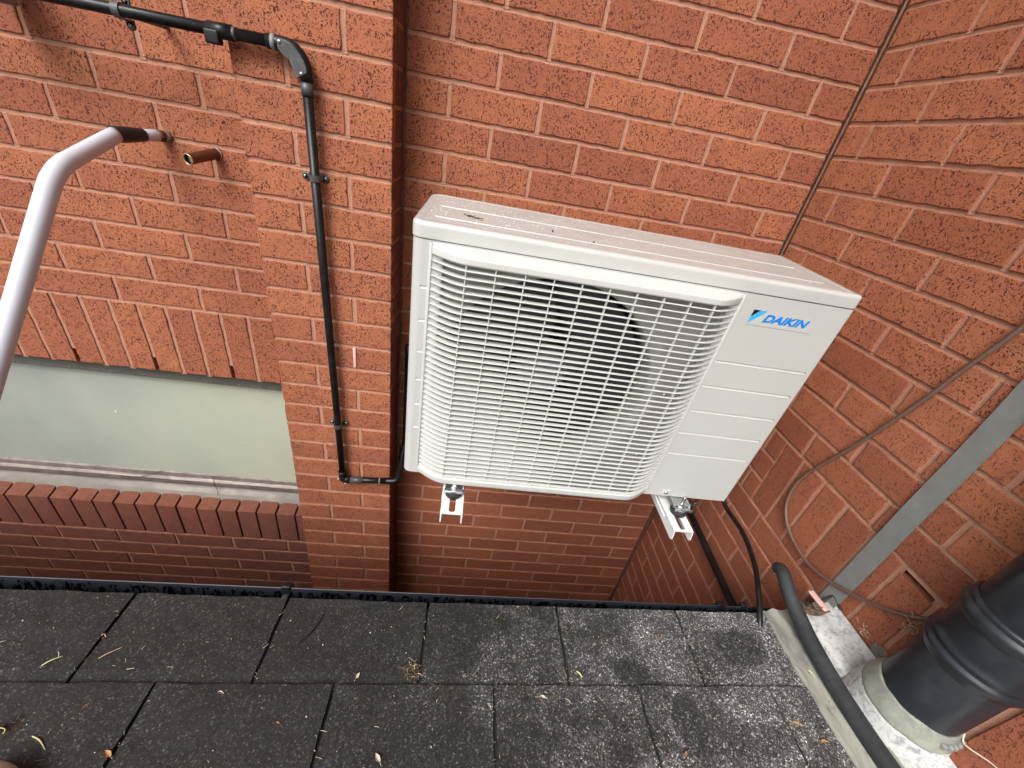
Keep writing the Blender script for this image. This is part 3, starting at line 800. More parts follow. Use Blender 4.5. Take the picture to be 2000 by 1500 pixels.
# top cover with rolled lip
mb = MB()
def outline(ins, nn=6):
    pts = []
    for (cx, cy, rr, a0) in ((0.0, 0.0, 0.017, math.pi), (UW, 0.0, 0.009, 1.5*math.pi), (UW, UD, 0.012, 0.0), (0.0, UD, 0.022, 0.5*math.pi)):
        x = cx + (rr if cx == 0 else -rr); y = cy + (rr if cy == 0 else -rr)
        for i in range(nn+1):
            a = a0+math.pi/2*i/nn; q = rr-ins
            pts.append((x+q*math.cos(a), y+q*math.sin(a)))
    return pts
rings = [(-0.0012, SEAM-0.0012), (-0.0016, SEAM-0.0024), (-0.0016, SEAM-0.0036), (-0.0016, 0.0072), (-0.0016, 0.0060), (-0.0008, 0.0028), (0.0012, 0.0008), (0.0042, 0.0), (0.0130, 0.0), (0.0150, 0.0008)]
vs = []; fs = []; n = None
for ins, z in rings:
    o_ = outline(ins); n = len(o_)
    for x, y in o_: vs.append((x, y, -z))
for i in range(len(rings)-1):
    for j in range(n):
        k = (j+1) % n; fs.append((i*n+j, i*n+k, (i+1)*n+k, (i+1)*n+j))
fs.append(tuple((len(rings)-1)*n+j for j in range(n)))
fs.append(tuple(reversed(range(n))))
mb.add(vs, fs, 'lid', True)
for f in range(len(mb.sm)-2, len(mb.sm)): mb.sm[f] = False
for yy in (0.049, 0.137):
    mb.bevbox((0.028, yy-0.0014, -0.0016), (0.735, yy+0.0014, 0.0002), 0.0008, 'lid', 2)
lid = ubuild(mb, 'top_cover')
# rain droplets on the lid (nobody could count them)
mb = MB()
def drop(x, y, r_, z=-0.0008, h=0.45):
    n = 7; vs = [(x+r_*math.cos(2*math.pi*i/n), y+r_*math.sin(2*math.pi*i/n), z) for i in range(n)]
    vs += [(x+r_*.6*math.cos(2*math.pi*i/n), y+r_*.6*math.sin(2*math.pi*i/n), z+r_*h*.8) for i in range(n)] + [(x, y, z+r_*h)]
    fs = [(i, (i+1) % n, n+(i+1) % n, n+i) for i in range(n)] + [(n+i, n+(i+1) % n, 2*n) for i in range(n)]
    mb.add(vs, fs, 'droplet', True)
for i in range(520):
    x = min(0.76, abs(random.gauss(0, 0.30))+0.015); y = random.uniform(0.02, UD-0.02)
    if x > .76 or random.random() < x*0.8: continue
    drop(x, y, random.choice([.0006, .0008, .001, .0013]))
ob = ubuild(mb, 'rain_droplets', lid); ob['kind'] = 'stuff'

# shroud plate with round opening, behind the grille
FC = (0.2638, -0.2679); FR = 0.208
mb = MB()
NS_ = 96
def rectpt(a):
    dx, dy = math.cos(a), math.sin(a)
    hx0, hx1 = OX0-FC[0], OX1-FC[0]; hz0, hz1 = -OZ1-FC[1], -OZ0-FC[1]
    t = 1e9
    if dx > 1e-9: t = min(t, hx1/dx)
    if dx < -1e-9: t = min(t, hx0/dx)
    if dy > 1e-9: t = min(t, hz1/dy)
    if dy < -1e-9: t = min(t, hz0/dy)
    return FC[0]+dx*t, FC[1]+dy*t
angs = sorted([2*math.pi*i/NS_ for i in range(NS_)] + [math.atan2(z-FC[1], x-FC[0]) % (2*math.pi) for x in (OX0, OX1) for z in (-OZ0, -OZ1)])
rr_ = [None, (FR+0.030, 0.0125), (FR+0.028, 0.0105), (FR+0.018, 0.0100), (FR+0.016, 0.0120), (FR+0.004, 0.0145), (FR, 0.019), (FR, 0.105)]
vs = []; fs = []; n = len(angs)
for k, q in enumerate(rr_):
    for a in angs:
        px_, pz_ = rectpt(a)
        if q is None: x, z, y = px_, pz_, 0.0125
        else:
            d0 = math.hypot(px_-FC[0], pz_-FC[1]); rad = min(q[0], d0-0.0005*(8-k)); x, z, y = FC[0]+rad*math.cos(a), FC[1]+rad*math.sin(a), q[1]
        vs.append((x, y, z))
for k in range(len(rr_)-1):
    for j in range(n):
        i2 = (j+1) % n; fs.append((k*n+j, k*n+i2, (k+1)*n+i2, (k+1)*n+j))
mb.add(vs, fs, 'cavity_metal', True)
# return edges between plate and casing
for (a, b) in (((OX0, -OZ0), (OX1, -OZ0)), ((OX1, -OZ0), (OX1, -OZ1)), ((OX1, -OZ1), (OX0, -OZ1)), ((OX0, -OZ1), (OX0, -OZ0))):
    mb.add([(a[0], 0, a[1]), (b[0], 0, b[1]), (b[0], 0.0125, b[1]), (a[0], 0.0125, a[1])], [(0, 1, 2, 3)], 'cavity_metal')
for (x, z) in ((0.515, -0.262), (0.515, -0.43)):
    mb.lathe([(0.0001, 0.0022), (0.004, 0.0018), (0.0046, 0.0)], 'galv', 12, Matrix.Translation((x, 0.0124, z)) @ Matrix.Rotation(R(90), 4, 'X'))
ubuild(mb, 'fan_shroud')
# condenser fins behind
mb = MB()
mb.box((0.03, UD-0.06, -0.51), (0.50, UD-0.035, -0.03), 'fins')
for i in range(60): mb.box((0.04+i*0.0076, UD-0.063, -0.50), (0.0415+i*0.0076, UD-0.06, -0.04), 'fins')
mb.box((0.50, 0.015, -0.53), (0.503, UD-0.03, -0.03), 'fins')
ubuild(mb, 'condenser_fins')
# fan
mb = MB(); MF = Matrix.Translation((FC[0], 0.0, FC[1])) @ Matrix.Rotation(R(90), 4, 'X')
mb.lathe([(0.0001, -0.046), (0.030, -0.046), (0.047, -0.050), (0.052, -0.056), (0.052, -0.100)], 'fan_hub', 40, MF)
fan = ubuild(mb, 'fan')
for b in range(3):
    mb = MB(); a0 = R(20+120*b)
    def bl(s, t, a0=a0):
        rad = 0.050+(0.196-0.050)*s
        sweep = R(34+34*math.sin(math.pi*min(1, s*0.9+0.1)*0.5)); lead = R(28)*s*s
        a = a0+lead+sweep*(t-0.5)*2*0.95
        y = 0.070+0.030*(t-0.5)*2*(0.55+0.5*(1-s)) - 0.008*math.sin(math.pi*t)
        return Vector((FC[0]+rad*math.cos(a), y, FC[1]+rad*math.sin(a)))
    mb.grid(bl, 14, 14, 'fan'); mb.grid(lambda s, t: bl(s, t)+Vector((0, 0.003, 0)), 14, 14, 'fan', flip=True)
    ubuild(mb, 'blade', fan)

# grille: frame, louvers, ribs
def gy(x, d=0.030):
    if x < 0.095: t = max(0, (x-0.0315)/0.0635); return -d*math.sin(math.pi/2*t)**1.05
    if x > 0.506: t = max(0, (0.5665-x)/0.0605); return -d*math.sin(math.pi/2*t)**1.05
    return -d
XS = [0.0315+0.0635*(i/12) for i in range(12)] + [0.095+(0.506-0.095)*i/10 for i in range(10)] + [0.506+0.0605*(i/12) for i in range(13)]
grille = None
mb = MB()
# bottom rail
def rail(mb_, zfun, mat='grille'):
    """zfun(x) -> list of (dy, z) section points"""
    secs = [[(x, gy(x)+dy, z) for dy, z in zfun(x)] for x in XS]
    n = len(secs[0]); vs = [p for s in secs for p in s]; fs = []
    for i in range(len(secs)-1):
        for j in range(n-1): fs.append((i*n+j, i*n+j+1, (i+1)*n+j+1, (i+1)*n+j))
    mb_.add(vs, fs, mat, True)
rail(mb, lambda x: [(0.010, -0.5165), (0.0, -0.5165), (-0.0012, -0.5178), (-0.0014, -0.5186), (-0.0014, -0.5200), (-0.0010, -0.5305), (-0.0006, -0.5318), (0.0012, -0.5345), (0.0040, -0.5360), (0.031+gy(x)*0-0.0, -0.5362)])
# hood over the top
def hood_top(x):
    f = -gy(x)/0.030
    return [(0.0005-gy(x), -0.0290), (-gy(x)*0.5+0.0005, -0.0303-0.0018*f), (0.0010, -0.0338-0.0022*f)]
def hood(x):
    f = -gy(x)/0.030
    return [(0.0010, -0.0338-0.0022*f), (0.0002, -0.0346-0.0022*f), (-0.0004, -0.0366-0.0012*f), (-0.0004, -0.0372-0.0012*f), (-0.0004, -0.0385-0.0008*f), (-0.0004, -0.0450), (-0.0004, -0.0460), (0.0006, -0.0476-0.0008*f), (0.0030, -0.0482-0.0008*f), (0.012, -0.0474)]
def hood_old(x):
    f = -gy(x)/0.030
    return [(0.0005-gy(x), -0.0292), (0.0-gy(x)*0.55, -0.0300-0.0015*f), (0.0020, -0.0330-0.0018*f), (0.0004, -0.0350-0.0014*f), (-0.0008, -0.0375), (-0.0006, -0.0445), (0.0006, -0.0472-0.0008*f), (0.0030, -0.0478-0.0008*f), (0.012, -0.0470)]
rail(mb, hood_top); rail(mb, hood)
# side stiles
for (x0, x1, s_) in ((0.0278, 0.0325, 1), (0.5662, 0.5700, -1)):
    mb.bevbox((x0, -0.0016, -0.5300), (x1, 0.0040, -0.0305), 0.0009, 'grille', 2)
ribbon(mb, [(0.0320, 0.0005), (0.0400, 0.0030), (0.0500, 0.0035), (0.0500, 0.012)], 0.0480, 0.5165, 'grille', False)
ribbon(mb, [(0.5665, 0.0005), (0.5600, -0.0010), (0.5520, -0.0030), (0.5470, -0.0030), (0.5470, 0.012)], 0.0480, 0.5165, 'grille', False)
# corner webs: lower corners
grille = ubuild(mb, 'front_grille')
lm = MB()
Z0, Z1, NL = 0.0573, 0.5118, 38
for i in range(NL):
    z = -(Z0+(Z1-Z0)*i/(NL-1))
    def sec(x, z=z):
        if x < 0.12: c = 0.0165
        elif x < 0.36: c = 0.0165-0.0105*((x-0.12)/0.24)**0.8
        else: c = 0.0060-0.0015*min(1, (x-0.36)/0.10)
        if x > 0.515: c = 0.0050+0.006*min(1, (x-0.515)/0.03)
        if x < 0.05: c = 0.0145*(0.35+0.65*(x-0.0315)/0.0185)
        c = min(c, 0.0115-gy(x))
        return [(c, z+0.0006), (0.0012, z+0.00095), (0.0002, z+0.0007), (-0.0002, z), (0.0002, z-0.0007), (0.0012, z-0.00095), (c, z)]
    rail(lm, sec)
lo = ubuild(lm, 'louvres', grille)
for i in range(10):
    x = 0.0888+0.0469*i if i < 9 else 0.5075
    rb = MB()
    rb.box((x-0.00085, -0.0296+0.0012, -0.5170), (x+0.00085, -0.0296+(0.0075 if x > 0.25 else 0.0045), -0.0470), 'grille')
    if x > 0.25:
        for k in range(NL-1):
            z = -(Z0+(Z1-Z0)*(k+0.0)/(NL-1))
            rb.add([(x-.0011, -0.0285, z-0.0009), (x-.0011, -0.0225, z-0.0009), (x-.0042, -0.0270, z-0.0010), (x+.0011, -0.0285, z-0.0009), (x+.0035, -0.0270, z-0.0010), (x, -0.0275, z-0.0052)], [(0, 2, 5), (3, 5, 4), (0, 5, 3), (2, 1, 5), (4, 5, 1)], 'grille')
    ubuild(rb, 'rib', grille)

# logo
lg = MB()
lg.add([(0.5935, -0.0009, -0.0815), (0.7225, -0.0009, -0.0815), (0.7185, -0.0009, -0.0515), (0.5965, -0.0009, -0.0515)], [(0, 1, 2, 3)], 'sticker')
logo = ubuild(lg, 'logo_badge')
lg = MB()
lg.add([(0.5960, -0.0012, -0.0530), (0.6090, -0.0012, -0.0530), (0.5955, -0.0012, -0.0665)], [(0, 2, 1)], 'logo_black')
lg.add([(0.6096, -0.0012, -0.0530), (0.6225, -0.0012, -0.0530), (0.5952, -0.0012, -0.0795), (0.5954, -0.0012, -0.0672)], [(0, 3, 2, 1)], 'sky_blue')
ubuild(lg, 'emblem', logo)
fc = bpy.data.curves.new('lettering', 'FONT'); fc.body = 'DAIKIN'; fc.size = 0.0215; fc.shear = 0.32; fc.offset = 0.0009; fc.extrude = 0.0001; fc.space_character = 0.98
fo = bpy.data.objects.new('lettering_curve', fc); COL.objects.link(fo)
bpy.context.view_layer.update()
dg = bpy.context.evaluated_depsgraph_get()
me = bpy.data.meshes.new_from_object(fo.evaluated_get(dg)); me.name = 'lettering'
bpy.data.objects.remove(fo)
xs = [v.co.x for v in me.vertices]; ys = [v.co.y for v in me.vertices]
TX0, TX1, TZ0, TZ1 = 0.6205, 0.7105, -0.0738, -0.0583
for v in me.vertices:
    X = TX0+(v.co.x-min(xs))/(max(xs)-min(xs))*(TX1-TX0); Z = TZ0+(v.co.y-min(ys))/(max(ys)-min(ys))*(TZ1-TZ0)
    v.co = Vector((X, -0.0013+v.co.z*0.5, Z))-ub
me.materials.clear(); me.materials.append(MAT['blue'])
lt = bpy.data.objects.new('lettering', me); COL.objects.link(lt); lt.parent = logo
# casing screw with its tab
mb = MB()
mb.bevbox((0.6090, -0.0012, -UH-0.0008), (0.6290, 0.001, -0.5160), 0.0009, 'casing', 2)
mb.lathe([(0.0001, 0.0030), (0.0030, 0.0026), (0.0042, 0.0012), (0.0044, 0.0)], 'screw', 14, Matrix.Translation((0.6188, -0.0012, -0.5250)) @ Matrix.Rotation(R(90), 4, 'X'))
mb.box((0.6160, -0.0045, -0.5256), (0.6216, -0.0040, -0.5244), 'rubber')
ubuild(mb, 'casing_screw')

# feet (world-built, then brought into the unit's frame)
Wi = (Matrix.Translation(UO + AX @ ub) @ AX.to_4x4()).inverted()
def wbuild(mb_, name, parent):
    o = mb_.build(name, parent); o.data.transform(Wi); return o
for cx in (-0.8915, -0.3560):
    ft = MB()
    zf = -1.0640
    # rounded foot plate reaching out from under the casing
    pts = [(-0.021, 0.03), (-0.021, -0.034), (-0.013, -0.043), (0.013, -0.043), (0.021, -0.034), (0.021, 0.03)]
    for (zz) in (0,):
        vs = [(cx+x, -0.530+y, zf+0.0016) for x, y in pts] + [(cx+x, -0.530+y, zf-0.0016) for x, y in pts]
        fs = [tuple(range(6)), tuple(reversed(range(6, 12)))] + [(i, i+6, (i+1) % 6+6, (i+1) % 6) for i in range(6)]
        ft.add(vs, fs, 'galv')
    ft.bevbox((cx-0.0215, -0.5745, zf-0.0020), (cx+0.0215, -0.5705, zf+0.0040), 0.0014, 'galv', 2)
    for s_ in (-1, 1): ft.bevbox((cx+s_*0.020-0.0014, -0.560, zf-0.001), (cx+s_*0.020+0.0014, -0.515, zf+0.007), 0.001, 'galv', 1)
    for s_ in (-1, 1): ft.bevbox((cx+s_*0.013-0.003, -0.562, zf+0.0015), (cx+s_*0.013+0.003, -0.559, zf+0.0026), 0.0004, 'rubber', 1)
    # stamped upright behind, under the casing
    ft.box((cx-0.020, -0.522, zf), (cx+0.020, -0.519, zf+0.020), 'galv')
    foot = wbuild(ft, 'foot', unit)
    pd = MB(); pd.lathe([(0.010, -1.0853), (0.0180, -1.0850), (0.0200, -1.0790), (0.0195, -1.0700), (0.0170, -1.0658), (0.0001, -1.0657)], 'rubber', 28, Matrix.Translation((cx, -0.556, 0)))
    wbuild(pd, 'rubber_pad', foot)
    bo = MB()
    bo.lathe([(0.0090, zf+0.0016), (0.0090, zf+0.0032), (0.0001, zf+0.0032)], 'screw', 20, Matrix.Translation((cx, -0.556, 0)))
    bo.lathe([(0.0068, zf+0.0032), (0.0068, zf+0.0085), (0.0060, zf+0.0092), (0.0001, zf+0.0092)], 'screw', 6, Matrix.Translation((cx, -0.556, 0)), False)
    prof = []
    for k in range(14): prof += [(0.0040, zf+0.009+k*0.0014), (0.0034, zf+0.0097+k*0.0014)]
    prof += [(0.0036, zf+0.0286), (0.0001, zf+0.0290)]
    bo.lathe(prof, 'screw', 14, Matrix.Translation((cx, -0.556, 0)))
    wbuild(bo, 'bolt', foot)

# ------------------------------------------------------------------ wall brackets (one modelled, one copied)
def make_bracket(cx):
    br = empty('wall_bracket', '', 'bracket', (cx, 0, -1.20), group='wall brackets carrying the air conditioning unit')
    b0 = Vector((cx, 0, -1.20))
    mb_ = MB(); w = 0.0235; zt = -1.0860; th = 0.0028; yt = -0.6140
    # web with slot: build as strips round the slot
    sl0, sl1, sw = -0.6010, -0.5600, 0.0068
    def q(x0, x1, y0, y1): mb_.box((cx+x0, y0, zt-th), (cx+x1, y1, zt), 'bracket')
    q(-w, -sw, yt+0.002, -0.52); q(sw, w, yt+0.002, -0.52); q(-w, w, -0.5199, -0.003)
    q(-sw, sw, yt+0.002, sl0-0.006)
    q(-sw, sw, sl1, -0.52)
    # rounded slot end
    for s_ in (-1, 1):
        pts = [(s_*sw, sl0-0.006)]+[(s_*sw*math.cos(a), sl0-0.0+sw*-math.sin(a)) for a in [math.pi/2*i/6 for i in range(7)]]
        vs = [(cx+x, y, zt-0.0001) for x, y in pts]+[(cx+x, y, zt-th) for x, y in pts]; n_ = len(pts)
        mb_.add(vs, [tuple(range(n_)), tuple(reversed(range(n_, 2*n_)))]+[(i, (i+1) % n_, (i+1) % n_+n_, i+n_) for i in range(n_)], 'bracket')
    # flanges with rounded toe
    for s_ in (-1, 1):
        prof = [(-0.003, -0.001), (-0.003, -0.028), (yt+0.012, -0.028)]+[(yt+0.004-0.006*math.sin(a), -0.022-0.006*math.cos(a)) for a in [math.pi/2*i/5 for i in range(6)]]+[(yt, -0.006), (yt+0.004, -0.001)]
        x0, x1 = cx+s_*w-0.0026*(s_ > 0), cx+s_*w+0.0026*(s_ < 0)
        n_ = len(prof); vs = [(x0, y, zt+z-0.0002) for y, z in prof]+[(x1, y, zt+z-0.0002) for y, z in prof]
        mb_.add(vs, [tuple(range(n_)), tuple(reversed(range(n_, 2*n_)))]+[(i, (i+1) % n_, (i+1) % n_+n_, i+n_) for i in range(n_)], 'bracket')
        # pressed rib on the flange face
        xr = cx+s_*(w+0.0006)
        mb_.bevbox((xr-0.0012, -0.56, zt-0.018), (xr+0.0012, -0.05, zt-0.010), 0.001, 'bracket', 2)
    # rolled lips at web edges
    for s_ in (-1, 1): mb_.tube([(cx+s_*(w-0.001), yt+0.004, zt-0.0008), (cx+s_*(w-0.001), -0.004, zt-0.0008)], 0.0013, 'bracket', 8)
    mb_.build('arm', br, offset=b0)
    mb_ = MB()
    mb_.bevbox((cx-0.020, -0.026, zt-0.03), (cx+0.020, -0.0015, -0.60), 0.0015, 'bracket', 1)
    mb_.build('upright', br, offset=b0)
    return br
br1 = make_bracket(-0.8915)
br1['label'] = 'white slotted steel arm under the left end of the unit'
br2 = br1.copy(); COL.objects.link(br2); br2.location.x = -0.3625
for ch in list(br1.children):
    c = ch.copy(); COL.objects.link(c); c.parent = br2
br2['label'] = 'white slotted steel arm under the right end of the unit, its side showing'

# ------------------------------------------------------------------ black waste pipe
wp = empty('waste_pipe', 'thin black waste pipe from the top left, bending down the brick pier', 'waste pipe', (-1.28, -0.134, -1.49))
w0 = wp.location.copy(); YP = -0.156; PRD = 0.0102
mb = MB()
mb.tube([(-3.0, YP, -0.318), (-2.2, YP, -0.309), (-1.9, YP, -0.306), (-1.70, YP, -0.305), (-1.34, YP, -0.306)], PRD, 'black_pipe', 18)
mb.build('upper_run', wp, offset=w0)
mb = MB()
mb.tube([(-1.2868, YP, -0.335), (-1.2815, YP, -0.80), (-1.2755, YP, -1.24), (-1.2725, YP, -1.458)], PRD, 'black_pipe', 18)
mb.build('down_run', wp, offset=w0)
mb = MB()
mb.tube([(-1.262, YP, -1.4865), (-1.118, YP, -1.4760)], PRD, 'black_pipe', 18)
mb.tube(smooth_path([(-1.125, YP, -1.4765), (-1.098, YP, -1.473), (-1.088, YP+0.012, -1.468), (-1.088, YP+0.06, -1.455), (-1.088, -0.055, -1.43), (-1.085, -0.030, -1.40), (-1.083, -0.028, -1.30), (-1.083, -0.028, -1.0)], 6), PRD+0.0008, 'black_pipe', 16)
mb.build('lower_run', wp, offset=w0)
# top elbow with grey cheek plate
mb = MB()
arc = [(-1.355, YP, -0.306), (-1.335, YP, -0.306)]+[(-1.325+0.0385*math.sin(a), YP, -0.306-0.0385*(1-math.cos(a))) for a in [math.pi/2*i/8 for i in range(9)]]+[(-1.2865, YP, -0.362)]
mb.tube(arc, 0.0128, 'black_pipe', 18)
mb.tube([(-1.2862, YP, -0.385), (-1.2863, YP, -0.362)], 0.0122, 'grey_plastic', 18)
el = mb.build('elbow', wp, offset=w0)
mb = MB(); ys0 = YP-0.0135
out_ = [(-1.332+0.052*math.sin(a), -0.300-0.046*(1-math.cos(a))) for a in [math.pi/2*i/8 for i in range(9)]]
inn = [(-1.300, -0.357), (-1.306, -0.346), (-1.311, -0.330), (-1.322, -0.324), (-1.331, -0.316)]
poly = out_+inn; n = len(poly)
vs = [(x, ys0, z) for x, z in poly]+[(x, ys0+0.006, z) for x, z in poly]
mb.add(vs, [tuple(reversed(range(n))), tuple(range(n, 2*n))]+[(i, (i+1) % n, (i+1) % n+n, i+n) for i in range(n)], 'grey_plastic')
cp = mb.build('cheek_plate', el, offset=w0)
def screw_at(p, axis='-Y', r_=0.0036, parent=None, off=None, name='screw'):
    mb_ = MB()
    M = Matrix.Translation(p) @ (Matrix.Rotation(R(90), 4, 'X') if axis == '-Y' else Matrix.Rotation(R(-90), 4, 'Y'))
    mb_.lathe([(0.0001, 0.0022), (r_*.55, 0.0020), (r_, 0.0010), (r_*1.05, 0.0)], 'screw', 12, M)
    mb_.lathe([(0.0001, 0.0025), (r_*.35, 0.00245), (r_*.35, 0.0018)], 'rubber', 4, M, False)
    return mb_.build(name, parent, offset=off)
screw_at((-1.327, ys0-0.0002, -0.3045), parent=el, off=w0); screw_at((-1.2905, ys0-0.0002, -0.3495), parent=el, off=w0)
# coupling with clear sleeve scrap
mb = MB(); mb.tube([(-1.462, YP, -0.3055), (-1.418, YP, -0.3055)], 0.0132, 'black_pipe', 20)
mb.tube([(-1.418, YP, -0.3055), (-1.410, YP, -0.3055)], 0.0112, 'grey_plastic', 20)
mb.bevbox((-1.466, YP-0.0142, -0.329), (-1.440, YP+0.004, -0.306), 0.0035, 'black_pipe', 3)
mb.build('coupling', wp, offset=w0)
# chalky solvent smears round the joints
for (a_, b_, r_, m_) in (((-1.346, YP, -0.306), (-1.338, YP, -0.306), 0.01315, 'strap'), ((-1.2725, YP, -1.4585), (-1.2725, YP, -1.4540), 0.0113, 'bracket'), ((-1.149, YP, -1.4783), (-1.1455, YP, -1.4780), 0.0109, 'strap')):
    mb = MB(); mb.tube([a_, b_], r_, m_, 18); mb.build('solvent_ring', wp, offset=w0)
# lower elbow
mb = MB()
mb.tube([(-1.2728, YP, -1.446), (-1.2728, YP, -1.472)], 0.0126, 'black_pipe', 18)
mb.tube([(-1.2728, YP, -1.468)]+[(-1.2608-0.012*math.cos(a), YP, -1.474-0.012*math.sin(a)) for a in [math.pi/2*i/6 for i in range(7)]]+[(-1.248, YP, -1.4862)], 0.0130, 'black_pipe', 18)
mb.tube([(-1.248, YP, -1.4860), (-1.205, YP, -1.4830)], 0.0112, 'grey_plastic', 18)
el2 = mb.build('elbow', wp, offset=w0)
screw_at((-1.284, YP-0.010, -1.478), parent=el2, off=w0); screw_at((-1.262, YP-0.010, -1.497), parent=el2, off=w0)

# clips
def pipe_clip(p, horizontal, parent, off, ycl=None, zbase=-0.134, out=0.022, sh=0.0, hs=0.0185):
    """saddle clip: two screw lugs on the wall and a band over the pipe"""
    mb_ = MB(); x, z = p
    for s_ in (-1, 1):
        if horizontal:     # pipe vertical: lugs left and right
            M = Matrix.Translation((x+sh+s_*hs, zbase, z)) @ Matrix.Rotation(R(90), 4, 'X')
        else: M = Matrix.Translation((x, zbase, z+s_*0.0185)) @ Matrix.Rotation(R(90), 4, 'X')
        mb_.lathe([(0.0001, 0.0046), (0.0060, 0.0046), (0.0078, 0.0036), (0.0080, 0.0)], 'grey_plastic', 20, M)
        if horizontal: mb_.bevbox((x+sh+s_*(hs-.005)-0.006, zbase-0.0046, z-0.0078), (x+sh+s_*(hs-.005)+0.005, zbase, z+0.0078), 0.0008, 'grey_plastic', 1)
        else: mb_.bevbox((x-0.0078, zbase-0.0046, z+s_*0.0145-0.005), (x+0.0078, zbase, z+s_*0.0145+0.005), 0.0008, 'grey_plastic', 1)
    # band
    vs = []; fs = []; N = 14
    for i in range(N+1):
        a = math.pi*i/N; ca, sa = math.cos(a), math.sin(a)
        for rr in (0.0108, 0.0128):
            for e in (-0.0068, 0.0068):
                hx = rr*ca; yy = zbase-out-rr*sa
                if i in (0, N): yy = zbase-0.001
                vs.append((x+hx, yy, z+e) if horizontal else (x+e, yy, z+hx))
    vs2 = vs
    for i in range(N):
        b = i*4; fs += [(b, b+4, b+5, b+1), (b+2, b+3, b+7, b+6), (b, b+2, b+6, b+4), (b+1, b+5, b+7, b+3)]
    mb_.add(vs2, fs, 'grey_plastic', False)
    c = mb_.build('pipe_clip', parent, offset=off)
    for s_ in (-1, 1):
        pp = (x+sh+s_*hs, zbase-0.0046, z) if horizontal else (x, zbase-0.0046, z+s_*0.0185)
        screw_at(pp, parent=c, off=off, r_=0.0030)
    return c
pipe_clip((-1.2835, -0.540), True, wp, w0, sh=-0.007, hs=0.0225)
pipe_clip((-1.2760, -1.2515), True, wp, w0, sh=-0.002, hs=0.0215)
c = pipe_clip((-1.620, -0.3052), False, wp, w0, zbase=-0.130, out=0.026)
mb = MB(); mb.bevbox((-1.624, -0.131, -0.312), (-1.616, -0.0265, -0.299), 0.002, 'grey_plastic', 1); mb.build('spacer_block', wp, offset=w0)

# ------------------------------------------------------------------ white lagged pipe and open stub, sticking out of the left wall
lp = empty('lagged_pipe', 'bent white lagged pipe with black tape, coming out of the left brick wall', 'pipe', (-1.674, -0.025, -0.521))
l0 = lp.location.copy()
mb = MB(); mb.tube([(-1.674, -0.022, -0.5205), (-1.688, -0.068, -0.5205), (-1.697, -0.090, -0.5205)], 0.0122, 'lagging', 20)
mb.build('bare_end', lp, offset=l0)
mb = MB(); mb.tube([(-1.6735, -0.020, -0.5205), (-1.6745, -0.030, -0.5205)], [0.0132, 0.0126], 'sill', 20); mb.tube([(-1.676, -0.034, -0.5205), (-1.6795, -0.046, -0.5205)], 0.01235, 'copper', 20); mb.build('copper_collar', lp, offset=l0)
mb = MB()
tp = [Vector((-1.690, -0.076, -0.5205)).lerp(Vector((-1.7090, -0.140, -0.5222)), i/10) for i in range(11)]
mb.tube(tp, [0.0132+0.0026*min(1, i/6)+(0.0005 if i % 2 else 0) for i in range(11)], 'tape', 22); mb.build('tape_wrap', lp, offset=l0)
mb = MB()
LA, LB, LC, LD = (Vector(q_) for q_ in ((-1.7075, -0.134, -0.522), (-1.6807, -0.336, -0.5714), (-1.7343, -0.5136, -0.8681), (-1.8062, -0.7581, -1.2702)))
B0 = LA.lerp(LB, 0.80); B1 = LB.lerp(LC, 0.11)
path = [LA.lerp(B0, i/8) for i in range(8)] + [B0*(1-t)**2+LB*2*t*(1-t)+B1*t*t for t in [i/14 for i in range(15)]] + [B1.lerp(LC, i/10) for i in range(1, 11)] + [LD]
mb.tube(path, [0.0150+0.0012*min(1, i/14) for i in range(len(path))], 'lagging', 32); mb.build('lagging', lp, offset=l0)
st = empty('pipe_stub', 'short open ended brown copper stub in the brick wall beside the white pipe', 'pipe', (-1.562, -0.025, -0.540))
s0 = st.location.copy(); mb = MB()
a = Vector((-1.5622, -0.020, -0.5390)); b = Vector((-1.5845, -0.108, -0.5520))
mb.tube([a, b], 0.0120, 'copper', 24, caps=False); mb.tube([a, b], 0.0106, 'twig', 24, caps=False)
mb.tube([a+(b-a)*0.05, a+(b-a)*0.09], 0.0124, 'bracket', 24, caps=False)
dirn = (b-a).normalized(); q = dirn.to_track_quat('Z', 'Y').to_matrix().to_4x4()
mb.lathe([(0.0105, -0.002), (0.0105, 0.0003), (0.0121, 0.0003), (0.0121, -0.002)], 'brass', 24, Matrix.Translation(b) @ q)
mb.lathe([(0.0001, -0.012), (0.0105, -0.012)], 'pale_leaf', 20, Matrix.Translation(b) @ q)
mb.build('tube', st, offset=s0)

# dark fitting at the very top left corner
tl = MB()
tl.bevbox((-1.935, -0.15, -0.325), (-1.880, -0.055, -0.24), 0.004, 'strap', 2)
tag(tl.build('grey_box', offset=Vector((-1.905, -0.1, -0.325))), 'corner of a grey box at the extreme top left of the wall', 'box')

# ------------------------------------------------------------------ things on the right wall
mb = MB(); p = []
vs = []; fs = []
for i in range(41):
    z = -1.245+(1.245+0.60)*i/40; yc = -0.700+0.0015*noise.noise(Vector((z*6, 0, 0))); xo = -0.0075+0.002*noise.noise(Vector((z*5, 3, 0)))
    vs += [(xo+0.0040, yc-0.0192, z), (xo, yc-0.0190, z), (xo-0.0002, yc, z), (xo, yc+0.0190, z), (xo+0.0040, yc+0.0192, z)]
for i in range(40):
    for j in range(4): fs.append((i*5+j, (i+1)*5+j, (i+1)*5+j+1, i*5+j+1))
mb.add(vs, fs, 'strap', False)
mb.add([(v[0]+0.0005, v[1], v[2]) for v in vs], [tuple(reversed(f)) for f in fs], 'strap', False)
tag(mb.build('metal_strip', offset=Vector((-0.005, -0.70, -1.245))), 'flat grey vertical strip on the right brick wall, crossed by the brown cable', 'strip')
mb = MB()
